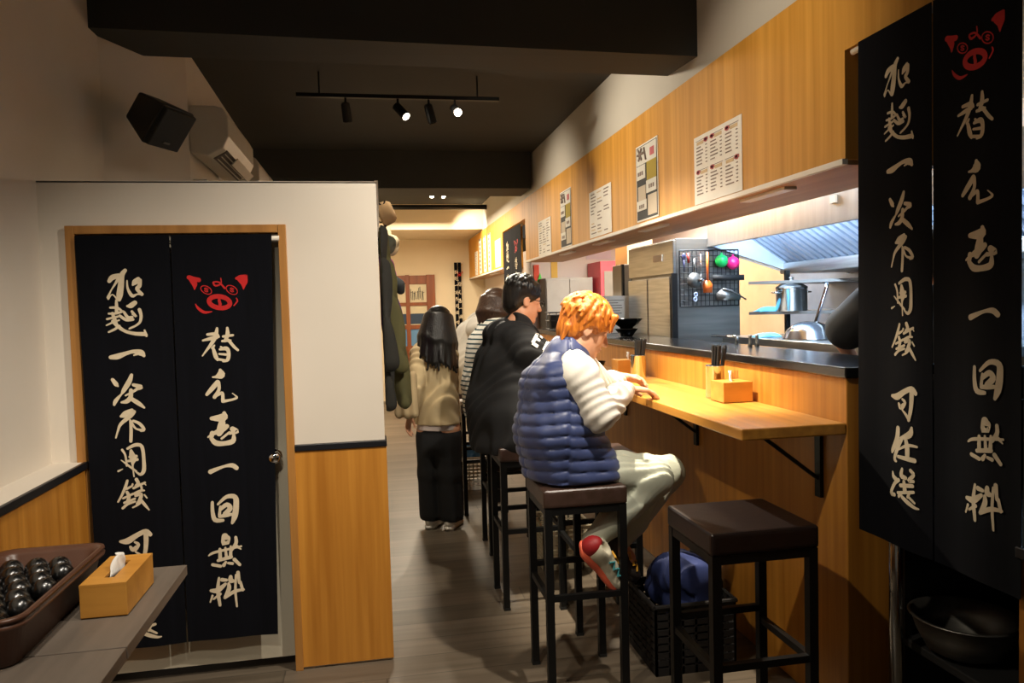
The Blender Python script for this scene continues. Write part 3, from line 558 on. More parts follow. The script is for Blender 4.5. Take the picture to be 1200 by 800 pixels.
for x in (2.2, 2.58):
    for y in (5.16, 5.98): mesh_obj('foot', lathe(bmesh.new(), [(.025, 0), (.025, .1)], (x, y, 0), 12), M['blackmetal'], fr)
# white box on the corner of it
# wire rack with utensils on the refrigerator side
rk = thing('wire_grid_rack', 'black wire grid rack of utensils on the refrigerator side', 'rack', (2.45, 5.07, 1.5))
b = bmesh.new(); gx0, gx1, gz0, gz1 = 2.155, 2.605, 1.56, 1.96
for i in range(15): x = gx0+(gx1-gx0)*i/14; tube(b, [(x, 5.07, gz0), (x, 5.07, gz1)], .0026 if 0 < i < 14 else .005, 6)
for i in range(11): z = gz0+(gz1-gz0)*i/10; tube(b, [(gx0, 5.066, z), (gx1, 5.066, z)], .0026 if 0 < i < 10 else .005, 6)
mesh_obj('grid', b, M['blackmetal'], rk)
b = bmesh.new()
for x in (2.19, 2.57):
    for z in (1.6, 1.92): tube(b, [(x, 5.1, z), (x, 5.068, z)], .006, 6)
mesh_obj('standoff', b, M['blackmetal'], rk)
def hung(name, label, cat, x, z, build, m):
    b = bmesh.new(); build(b); o = mesh_obj(name, b, m, smooth=True); o.location = (2.155+(x-2.2)*.833, 5.045, z); tag(o, label, cat); return o
def flatblade(b, hw, hl, hs, th=.008):
    tube(b, [(0, 0, 0), (0, 0, -hs)], .009, 8)
    prism_xz(b, [(-.012, -hs), (.012, -hs), (hw, -hs-.03), (hw*.9, -hs-hl), (-hw*.9, -hs-hl), (-hw, -hs-.03)], -th/2, th/2)
def ladle(b, r, hs):
    tube(b, [(0, 0, 0), (0, 0, -hs)], .006, 8); lathe(b, [(.001, -.03), (r*.6, -.025), (r, 0), (r*.95, .002), (r*.55, -.02), (.001, -.024)], (0, 0, -hs-r*.2), 16)
ORANGE = mat('orange_silicone', 'd9641c', .45)
hung('spatula', 'orange silicone spatula hanging on the grid rack', 'spatula', 2.44, 1.945, lambda b: flatblade(b, .036, .09, .2), ORANGE)
hung('ladle', 'small steel ladle left of the orange spatula', 'ladle', 2.38, 1.93, lambda b: ladle(b, .03, .17), M['steel2'])
def skim(b):
    tube(b, [(0, 0, 0), (0, 0, -.1)], .006, 8); n = 20
    c0 = b.verts.new((0, -.004, -.155)); c1 = b.verts.new((0, .004, -.155)); A = [b.verts.new((.055*math.cos(2*PI*i/n), -.003, -.155+.055*math.sin(2*PI*i/n))) for i in range(n)]; B = [b.verts.new((v.co.x, .003, v.co.z)) for v in A]
    for i in range(n): b.faces.new((c0, A[i], A[(i+1) % n])); b.faces.new((c1, B[(i+1) % n], B[i])); b.faces.new((A[i], B[i], B[(i+1) % n], A[(i+1) % n]))
hung('skimmer', 'round grey mesh skimmer hanging on the grid rack', 'skimmer', 2.32, 1.90, skim, M['dull'])
hung('peeler', 'small red-handled tool beside the skimmer on the rack', 'tool', 2.265, 1.94, lambda b: tube(b, [(0, 0, 0), (.003, 0, -.07)], .01, 8), mat('red_handle', 'a8322a', .5))
hung('scissors', 'dark blue-handled scissors at the rack\'s left edge', 'scissors', 2.225, 1.94, lambda b: (tube(b, [(0, 0, 0), (.012, 0, -.03), (.004, 0, -.06), (-.012, 0, -.03), (0, 0, 0)], .006, 8), tube(b, [(0, 0, -.05), (.004, 0, -.13)], [.007, .002], 6)), mat('navy_handle', '2a2a55', .5))
def scoop(b): lathe(b, [(.001, -.05), (.035, -.043), (.05, -.015), (.052, .0), (.049, 0), (.03, -.036), (.001, -.043)], (0, 0, -.04), 20); tube(b, [(0, 0, 0), (0, 0, -.04)], .006, 8)
hung('scoop', 'bright green plastic scoop on the rack', 'scoop', 2.57, 1.93, lambda b: (tube(b, [(0, 0, .01), (0, 0, -.02)], .008, 8), bmesh.ops.create_uvsphere(b, u_segments=20, v_segments=12, radius=.046, matrix=Matrix.Translation((0, -.0, -.05)))), mat('green_plastic', '18b45a', .4))
hung('scoop', 'bright pink plastic scoop right of the green one', 'scoop', 2.675, 1.915, lambda b: (tube(b, [(0, 0, .01), (0, 0, -.02)], .008, 8), bmesh.ops.create_uvsphere(b, u_segments=20, v_segments=12, radius=.047, matrix=Matrix.Translation((0, -.0, -.05)))), mat('pink_plastic', 'd81f6a', .4))
hung('paddle', 'black flat turner lying across the grid rack', 'turner', 2.62, 1.76, lambda b: box(b, -.11, .13, -.006, .006, -.02, .02), M['matte'])
hung('strainer_scoop', 'dark scoop with a bent steel handle low on the rack', 'scoop', 2.64, 1.63, lambda b: (prism_xz(b, [(-.1, -.03), (.08, -.03), (.08, .01), (-.06, .05), (-.1, .02)], -.012, .012), tube(b, [(-.06, -.012, .05), (.0, -.015, .04), (.12, -.015, -.03)], .006, 8)), M['dull'])
hung('tag_clip', 'pale blue ring tag low at the left of the rack', 'tag', 2.33, 1.6, lambda b: (tube(b, [(.012*math.cos(a*.52), 0, .045+.014*math.sin(a*.52)) for a in range(13)], .004, 6), tube(b, [(.012*math.cos(a*.52)-.004, 0, .012+.014*math.sin(a*.52)) for a in range(13)], .004, 6)), mat('pale_blue_tag', 'b8c6ee', .5))
# hood
hd = thing('range_hood', 'large stainless extraction hood with baffle filters over the stove', 'range hood', (2.9, 3.9, 1.9))
b = bmesh.new(); box(b, 2.38, 2.4, 1.6, 5.09, 2.0, 2.19); box(b, 2.38, 3.5, 1.6, 5.09, 2.19, 2.21); box(b, 2.375, 2.405, 1.6, 5.09, 1.985, 2.0)
mesh_obj('fascia', b, mat('hood_fascia_steel', 'a3a09b', .48, .9, col2='97948f', scale=(2, 30, 2)), hd)
b = bmesh.new(); prism_xz(b, [(2.4, 1.99), (3.0, 1.80), (3.5, 1.80), (3.5, 2.2), (2.4, 2.2)], 5.07, 5.09); mesh_obj('end_panel', b, mat('satin_steel', 'c6cdd6', .4, .3, col2='bcc4ce'), hd)
b = bmesh.new(); tube(b, [(2.4, 5.12, 1.99), (3.0, 5.12, 1.80)], .01, 8); mesh_obj('end_lip', b, M['paper'], hd)
b = bmesh.new()
for i in range(44):
    y = 1.7+i*.078
    hexa(b, [(2.55, y, 2.14), (2.98, y, 1.86), (2.98, y+.045, 1.86), (2.55, y+.045, 2.14), (2.57, y, 2.165), (3.0, y, 1.885), (3.0, y+.045, 1.885), (2.57, y+.045, 2.165)])
mesh_obj('baffle_filter', b, mat('satin_filter_steel', 'aab4c4', .3, .55, col2='9aa5b6'), hd)
b = bmesh.new(); hexa(b, [(2.58, 1.65, 2.17), (3.02, 1.65, 1.87), (3.02, 5.12, 1.87), (2.58, 5.12, 2.17), (2.6, 1.65, 2.19), (3.04, 1.65, 1.9), (3.04, 5.12, 1.9), (2.6, 5.12, 2.19)]); mesh_obj('filter_back', b, M['matte'], hd)
mesh_obj('grease_trough', BX(2.96, 3.06, 1.65, 5.12, 1.78, 1.86), M['steel'], hd, bevel=.006)
mesh_obj('back_panel', BX(3.06, 3.49, 1.65, 5.06, 1.78, 1.8), M['steel'], hd)
bl = mesh_obj('clip', BX(2.37, 2.38, 3.55, 3.6, 2.09, 2.13), M['plastic'], hd)
# splashbacks
tag(centred('splashback', box(BX(3.47, 3.495, 1.6, 5.06, 0, 1.775), 3.47, 3.495, 5.06, 5.9, 0, 2.3), mat('satin_splash_steel', '98a2b0', .4, .5, col2='8a94a2'), bevel=.002), 'grey stainless splashback behind the pot shelf and stove', 'splashback')
tag(centred('splashback', BX(3.47, 3.495, 5.92, 7.4, 0, 2.55), mat('warm_reflection_steel', 'c7a67c', .5)), 'stainless wall with its warm reflection painted tan, left of the open shelf', 'board')  # stainless wall; its warm reflection is painted in as tan
# open wire shelf with pot
sh = thing('steel_shelf', 'two-tier open steel shelf holding the stock pot', 'shelf', (3.0, 4.9, 1.35))
for z in (1.49, 1.705): mesh_obj('shelf_plate', hexa(bmesh.new(), [(2.62, 4.95, z), (3.2, 4.5, z), (3.46, 4.9, z), (3.46, 5.3, z), (2.62, 4.95, z+.02), (3.2, 4.5, z+.02), (3.46, 4.9, z+.02), (3.46, 5.3, z+.02)]), M['dull'], sh)
b = bmesh.new(); box(b, 2.90, 2.93, 4.93, 4.96, 1.347, 1.8); mesh_obj('post', b, M['blackmetal'], sh)
pot = thing('stock_pot', 'stainless stock pot on the upper kitchen shelf', 'pot', (2.88, 4.83, 1.51))
mesh_obj('pot_body', lathe(bmesh.new(), [(.10, 0), (.105, .006), (.105, .155), (.11, .16), (.105, .164), (.10, .155), (.10, .01), (.001, .008)], (2.88, 4.83, 1.51), 32), M['steel2'], pot, smooth=True)
for s in (-1, 1):
    b = tube(bmesh.new(), [(2.88+.1*s, 4.80, 1.64), (2.88+.13*s, 4.8, 1.642), (2.88+.13*s, 4.86, 1.642), (2.88+.1*s, 4.86, 1.64)], .006, 8); mesh_obj('handle', b, M['steel2'], pot, smooth=True)
mesh_obj('lid', lathe(bmesh.new(), [(.107, .165), (.105, .17), (.05, .205), (.014, .212), (.012, .225), (.02, .235), (.001, .24)], (2.88, 4.83, 1.51), 32), M['steel'], pot, smooth=True)
def cloth_lump(label, c, sx, sy, h, m, seed):
    b = bmesh.new(); rnd = random.Random(seed); n = 14; g = []
    for i in range(n+1):
        row = []
        for j in range(n+1):
            u = i/n*2-1; v = j/n*2-1; k = max(0, 1-u**4)*max(0, 1-v**4)
            row.append(b.verts.new((u*sx, v*sy, h*k*(.7+.3*math.sin(5*u+3*v+seed)))))
        g.append(row)
    for i in range(n):
        for j in range(n): b.faces.new((g[i][j], g[i+1][j], g[i+1][j+1], g[i][j+1]))
    b.faces.new([g[i][0] for i in range(n+1)]+[g[n][j] for j in range(1, n+1)]+[g[i][n] for i in range(n-1, -1, -1)]+[g[0][j] for j in range(n-1, 0, -1)])
    o = mesh_obj('dish_cloth', b, m, smooth=True); o.location = c; return tag(o, label, 'cloth')
BLUE = mat('light_blue_cloth', '6fc7e6', .8)
cloth_lump('light blue cloth on the lower kitchen shelf', (2.76, 4.93, 1.511), .10, .06, .035, BLUE, 1)
cloth_lump('light blue cloth on the kitchen work top by the steel dome', (2.56, 4.6, 1.348), .09, .06, .03, BLUE, 5)
wk = thing('work_table', 'stainless kitchen work table behind the counter', 'table', (2.9, 4.2, 0))
mesh_obj('table_top', BX(2.44, 3.44, 2.98, 5.0, 1.30, 1.346), M['steel'], wk, bevel=.003)
for x in (2.5, 3.38):
    for y in (3.04, 4.93): mesh_obj('leg', BX(x-.02, x+.02, y-.02, y+.02, 0, 1.3), M['dull'], wk)
o = thing('strainer_basin', 'big upturned steel basin on the kitchen work table', 'basin', (2.62, 4.2, 1.348))
mesh_obj('basin_shell', lathe(bmesh.new(), [(.16, 0), (.155, .006), (.135, .05), (.1, .085), (.05, .105), (.001, .11), (.001, .104), (.05, .099), (.096, .08), (.13, .047), (.15, .004)], (2.62, 4.2, 1.348), 36), M['steel2'], o, smooth=True)
o = thing('faucet', 'steel swan-neck faucet between the pot and the cook', 'faucet', (2.775, 4.4, 1.346))
b = bmesh.new(); tube(b, [(2.775, 4.4, 1.346), (2.785, 4.4, 1.42), (2.82, 4.4, 1.52), (2.87, 4.4, 1.66), (2.875, 4.4, 1.70)], .012, 10); mesh_obj('spout', b, M['chrome'], o, smooth=True)
mesh_obj('valve', lathe(bmesh.new(), [(.025, 0), (.025, .02), (.014, .03), (.014, .05)], (2.775, 4.4, 1.346), 16), M['chrome'], o, smooth=True)
o = thing('steel_tap', 'low steel tap and nozzles behind the near black chopsticks', 'faucet', (2.03, 4.3, 1.346))
b = bmesh.new(); tube(b, [(2.03, 3.98, 1.345), (2.03, 3.98, 1.385), (2.03, 4.02, 1.39), (2.03, 4.3, 1.385)], .009, 8); mesh_obj('spout', b, M['chrome'], o, smooth=True)
for x in (1.99, 2.03): mesh_obj('nozzle', lathe(bmesh.new(), [(.014, 0), (.008, .02), (.008, .05), (.012, .06), (.001, .065)], (x, 3.75, 1.346), 12), M['dull'], o, smooth=True)
# far kitchen furniture
lk = thing('steel_locker', 'grey two-door steel locker in the far kitchen', 'locker', (2.3, 9.0, 0))
mesh_obj('body', BX(2.03, 2.62, 8.8, 9.18, 0, 1.92), mat('grey_enamel', '9d9a92', .5), lk, bevel=.004)
for x0, x1 in ((2.04, 2.32), (2.33, 2.61)):
    d = mesh_obj('door', BX(x0, x1, 8.78, 8.8, .05, 1.9), mat('grey_enamel', '9d9a92', .5), lk, bevel=.003); mesh_obj('handle', BX(x1-.05, x1-.03, 8.765, 8.78, 1.2, 1.3), M['dull'], d)
cab = thing('display_cabinet', 'pink-framed glass cabinet beside the grey locker', 'cabinet', (2.85, 8.9, 0))
PINK = mat('coral_pink_frame', 'd8515c', .5)
mesh_obj('body', BX(2.66, 3.06, 8.6, 9.15, 0, 2.1), PINK, cab, bevel=.004); mesh_obj('glass_door', BX(2.70, 3.0, 8.585, 8.602, .3, 1.98), mat('grey_glass', '8f8a80', .15), cab)
tag(centred('paper_sheet', BX(2.66, 2.98, 9.185, 9.2, 2.16, 2.42), mat('lilac_sheet', 'd9cad2', .8)), 'pale lilac sheet on the wall above the pink cabinet', 'sheet')
pl = struct('wall_kitchen_pillar', BX(2.35, 2.60, 6.75, 7.1, 0, 2.65), M['cream'])
wc = thing('water_dispenser', 'slim grey cabinet between the cream pillar and the refrigerator', 'dispenser', (2.3, 6.5, 0))
mesh_obj('body', BX(2.12, 2.42, 6.22, 6.5, 0, 1.93), mat('grey_white_enamel', 'a9a59c', .45), wc, bevel=.006); mesh_obj('side_seal', BX(2.11, 2.13, 6.2, 6.23, 1.4, 1.93), M['blackmetal'], wc)
mesh_obj('kettle_tray', lathe(bmesh.new(), [(.05, 0), (.055, .05), (.05, .09), (.02, .11)], (2.08, 6.28, 1.346), 16), M['gloss'], wc, smooth=True)
o = thing('hanging_ornament', 'red and green lucky ornament on the far kitchen wall', 'ornament', (1.98, 9.19, 1.9))
mesh_obj('red_strip', BX(1.975, 2.04, 9.17, 9.2, 1.78, 2.1), mat('red_orange_card', 'e04a2a', .6), o); b = bmesh.new(); prism_xz(b, [(2.0, 1.86), (2.09, 1.84), (2.05, 2.0)], 9.155, 9.172); mesh_obj('green_tag', b, mat('lime_card', '5fe05a', .6), o)
tag(centred('paper_slip', BX(2.2, 2.28, 9.185, 9.2, 1.93, 2.15), mat('yellow_card', 'e0b64a', .6)), 'yellow slip on the far kitchen wall right of the red ornament', 'slip')

# things behind the right noren
tag(mesh_obj('support_pole', tube(bmesh.new(), [(1.735, 2.27, 0), (1.735, 2.27, 1.25)], .022, 20), M['steel2'], smooth=True), 'round stainless pole under the right noren', 'pole')
u = thing('storage_rack', 'dark low rack behind the right noren', 'rack', (2.1, 2.0, 0))
for z in (.37, .86): mesh_obj("rack_shelf", BX(1.84, 2.5, 1.5, 2.40, z-.03, z), M['matte'], u, bevel=.004)
for x in (1.86, 2.48):
    for y in (1.52, 2.38): mesh_obj('rack_post', BX(x-.015, x+.015, y-.015, y+.015, 0, 1.0), M['blackmetal'], u)
mesh_obj('dark_sheet_back', BX(2.49, 2.5, 1.5, 2.4, 0, 1.2), M['matte'], u); mesh_obj('dark_sheet_side', BX(1.84, 2.49, 2.395, 2.405, 0, 1.2), M['matte'], u)  # dark sheets added to keep the lit kitchen floor out of view
b = lathe(bmesh.new(), [(.08, 0), (.12, .02), (.15, .08), (.165, .13), (.175, .133), (.162, .135), (.143, .078), (.112, .025), (.001, .012)], seg=36)
o = mesh_obj('steel_bowl', b, M['dull'], smooth=True); o.location = (1.945, 2.20, .372); tag(o, 'wide steel mixing bowl on the rack under the right noren', 'bowl')
b = BX(2.2, 2.45, 1.55, 2.02, .375, .62); tag(centred('crate', b, mat('dark_red_plastic', '6e1712', .5), bevel=.01), 'dark red crate behind the steel bowl', 'crate')
tag(centred('kitchen_back', BX(2.55, 2.6, 1.3, 2.85, 0, 1.30), M['matte']), 'dark panel behind the steel bowl', 'cupboard')  # plain dark panel closing the view behind the rack

# ------------------------------------------------------------------ left: table, tray, tissue box
for y0, y1, lab in ((2.098, 2.745, 'grey-brown table against the partition with the tissue box'), (1.1, 2.092, 'grey-brown table nearest the camera at the left')):
    t = thing('dining_table', lab, 'table', (-.95, (y0+y1)/2, 0))
    mesh_obj('table_top', BX(-1.2, -.672, y0, y1, .695, .73), M['laminate'], t, bevel=.002)
    mesh_obj('pedestal', BX(-.99, -.93, (y0+y1)/2-.03, (y0+y1)/2+.03, .02, .695), M['blackmetal'], t); mesh_obj('base', BX(-1.15, -.78, (y0+y1)/2-.2, (y0+y1)/2+.2, 0, .02), M['blackmetal'], t, bevel=.004)
tissue_box('honey wooden tissue box on the left table beside the brown tray', -.862, -.735, 2.315, 2.58, .7325, .092)
tr = thing('serving_tray', 'brown plastic tray full of glossy black ware on the left table', 'tray', (-1.06, 2.33, .731))
def rrect(x0, x1, y0, y1, r, n=6):
    o = []
    for cx, cy, a in ((x1-r, y1-r, 0), (x0+r, y1-r, PI/2), (x0+r, y0+r, PI), (x1-r, y0+r, 1.5*PI)):
        for i in range(n+1): o.append((cx+r*math.cos(a+PI/2*i/n), cy+r*math.sin(a+PI/2*i/n)))
    return o
TX0, TX1, TY0, TY1 = -1.195, -.885, 2.0, 2.62
b = bmesh.new()
prof = [(-.04, .732), (-.03, .735), (-.006, .835), (.006, .838), (.008, .848), (.0, .85), (.0, .856), (.008, .858), (.006, .866), (-.006, .866), (-.02, .85), (-.045, .745), (-.05, .742)]
rings = []
for d, z in prof: rings.append([b.verts.new((x, y, z)) for x, y in rrect(TX0-d, TX1+d, TY0-d, TY1+d, .05+d*.5)])
for r0, r1 in zip(rings, rings[1:]):
    n = len(r0)
    for i in range(n): b.faces.new((r0[i], r0[(i+1) % n], r1[(i+1) % n], r1[i]))
b.faces.new(rings[0][::-1]); b.faces.new(rings[-1])
mesh_obj('tray_shell', b, M['tray'], tr, smooth=True)
rnd = random.Random(3); gl = None; k = 0
for layer, z in ((0, .765), (1, .815)):
    for i in range(4):
        for j in range(9):
            x = TX0+.06+i*.069+(.034 if (j+layer) % 2 else 0)+rnd.uniform(-.004, .004); y = TY0+.06+j*.069+rnd.uniform(-.004, .004)
            if x > TX1-.046-(0 if layer else .006) or y > TY1-.05: continue
            if gl is None:
                bb = lathe(bmesh.new(), [(.040, 0), (.041, .003), (.040, .010), (.036, .021), (.029, .030), (.020, .037), (.010, .0405), (.0005, .0415), (.0005, .039), (.010, .038), (.018, .0345), (.027, .028), (.034, .019), (.038, .009), (.0385, .002)], seg=28)
                gl = mesh_obj('sauce_dish', bb, mat('glossy_dish', '0b0b0b', .25, col2='090909', spec=1.0), smooth=True); gl.scale = (.84, .84, .95); o = gl
            else:
                o = gl.copy(); COL.objects.link(o)
            o.location = (x, y, z); o.rotation_euler = (rnd.uniform(-.12, .12), rnd.uniform(-.12, .12), rnd.random()*6)
            if layer: tag(o, 'glossy black rounded dish in the top layer of the brown tray', 'dish', 'black dishes piled in the tray, top layer')
            else: tag(o, 'glossy black rounded dish in the lower layer of the brown tray', 'dish', 'black dishes piled in the tray, lower layer')

# ------------------------------------------------------------------ speaker, air conditioner, track lights
s = thing('wall_speaker', 'black wall speaker on a bracket left of the air conditioner', 'speaker', (-1.15, 4.3, 2.62))
def sbox(w0, w1, h0, h1, d):  # tapered cabinet facing +y local
    return hexa(bmesh.new(), [(-w0/2, -d/2, -h0/2), (w0/2, -d/2, -h0/2), (w1/2, d/2, -h1/2), (-w1/2, d/2, -h1/2), (-w0/2, -d/2, h0/2), (w0/2, -d/2, h0/2), (w1/2, d/2, h1/2), (-w1/2, d/2, h1/2)])
def sp_mesh(name, bm, m, rot=Euler((.0, 0, 0)), off=(0, 0, 0), bevel=0):
    bmesh.ops.translate(bm, verts=bm.verts, vec=off)
    bmesh.ops.rotate(bm, verts=bm.verts, cent=(0, 0, 0), matrix=(Matrix.Rotation(math.radians(-115), 3, 'Z') @ Matrix.Rotation(math.radians(-38), 3, 'X')))
    bmesh.ops.translate(bm, verts=bm.verts, vec=(-1.075, 4.2, 2.62))
    return mesh_obj(name, bm, m, s, bevel=bevel)
sp_mesh('speaker_cabinet', sbox(.15, .24, .15, .23, .2), mat('black_speaker_box', '1b1c1c', .5), bevel=.012)
sp_mesh('speaker_grille', sbox(.225, .22, .215, .21, .03), mat('dark_grille', '232525', .7, scale=(200, 200, 200), bump=.3), off=(0, .112, 0), bevel=.006)
sp_mesh('name_plate', BX(-.022, .022, -.003, .003, -.006, .006), M['dull'], off=(0, .128, -.07))
b = bmesh.new(); tube(b, [(-1.17, 4.64, 2.68), (-1.13, 4.45, 2.67), (-1.09, 4.26, 2.66)], .018, 10); box(b, -1.22, -1.12, 4.56, 4.63, 2.62, 2.73); mesh_obj('wall_bracket', b, M['blackmetal'], s)
ac = thing('air_conditioner', 'white split air conditioner on the left upper wall', 'air conditioner', (-1.0, 5.3, 2.5))
prof = [(0, .0), (.10, -.02), (.19, .03), (.225, .1), (.225, .22), (.2, .27), (.15, .285), (0, .285)]
AX, AY0, AY1, AZ = -1.06, 4.87, 5.85, 2.58
b = prism_xz(bmesh.new(), [(AX+x, AZ+z) for x, z in prof], AY0, AY1); mesh_obj('body', b, M['plastic'], ac, bevel=.008)
b = bmesh.new(); hexa(b, [(AX+.12, AY0+.1, AZ-.022), (AX+.2, AY0+.1, AZ+.03), (AX+.2, AY1-.08, AZ+.03), (AX+.12, AY1-.08, AZ-.022), (AX+.1, AY0+.1, AZ+.0), (AX+.18, AY0+.1, AZ+.05), (AX+.18, AY1-.08, AZ+.05), (AX+.1, AY1-.08, AZ+.0)]); mesh_obj('air_outlet', b, mat('brown_grey_louvre', '6b6157', .6), ac)
b = bmesh.new()
for k in range(3):
    x = AX+.135+k*.022; z = AZ-.016+k*.015; tube(b, [(x, AY0+.12, z), (x, AY1-.1, z)], .004, 6)
mesh_obj('louvre', b, M['plastic'], ac)
b = bmesh.new(); hexa(b, [(AX+.195, AY0+.25, AZ-.03), (AX+.235, AY0+.25, AZ+.01), (AX+.235, AY1-.1, AZ+.01), (AX+.195, AY1-.1, AZ-.03), (AX+.19, AY0+.25, AZ-.025), (AX+.23, AY0+.25, AZ+.016), (AX+.23, AY1-.1, AZ+.016), (AX+.19, AY1-.1, AZ-.025)]); mesh_obj('flap', b, M['plastic'], ac)
b = tube(bmesh.new(), [(AX+.05, AY1+.02, AZ+.27), (AX+.12, AY1+.1, AZ+.34), (AX+.06, AY1+.25, AZ+.3)], .014, 8); mesh_obj('pipe', b, M['plastic'], ac, smooth=True)
ac2 = thing('air_conditioner', 'second white unit beyond the first on the left wall, partly hidden', 'air conditioner', (-1.05, 6.9, 2.5))
b = prism_xz(bmesh.new(), [(-1.085+x, 2.56+z) for x, z in prof], 6.3, 7.3); mesh_obj('body', b, M['plastic'], ac2, bevel=.008)
b = bmesh.new(); box(b, -1.07, -.98, 4.92, 6.3, 2.36, 2.43); tag(centred('duct_cover', b, M['plastic'], bevel=.006), 'cream pipe duct under the air conditioner', 'duct')
def track(label, x0, x1, y, z, heads):
    o = thing('track_light', label, 'track light', ((x0+x1)/2, y, z+.02))
    mesh_obj('track_rail', BX(x0, x1, y-.018, y+.018, z, z+.025), M['blackmetal'], o)
    hang = bmesh.new()
    for x in (x0+.15, x1-.15): tube(hang, [(x, y, z+.02), (x, y, 3.2)], .006, 6)
    mesh_obj('hanger', hang, M['blackmetal'], o)
    for x, d, lit in heads:
        d = Vector(d).normalized(); p = Vector((x, y, z-.06))
        b = bmesh.new(); tube(b, [(x, y, z+.002), p], .008, 8); q0 = p-d*.03; q1 = p+d*.10
        tube(b, [q0, q0+d*.01, q1], [.02, .03, .031], 16); hh = mesh_obj('spot_head', b, M['blackmetal'], o, smooth=False)
        b = tube(bmesh.new(), [q1, q1+d*.002], .026, 16)
        mesh_obj('lens', b, mat('lit_lamp_lens', 'fff1d8', .3, emit=25) if lit else M['gloss'], hh)
track('black ceiling track with four spot heads over the aisle', -.46, .91, 5.25, 3.03, [(-.14, (.1, .2, -1), 0), (.21, (.55, -.55, -.75), 1), (.42, (.25, .1, -1), 0), (.60, (.1, -.9, -.45), 1)])
track('short far ceiling track with two lit heads', .55, .95, 8.9, 3.02, [(.70, (.1, -.8, -.6), 1), (.80, (.45, -.6, -.6), 1)])
tag(mesh_obj('ceiling_pipe', tube(bmesh.new(), [(-.3, 11.0, 3.06), (1.68, 11.0, 3.06)], .035, 12), M['blackmetal'], smooth=True), 'black pipe crossing under the far ceiling', 'pipe')
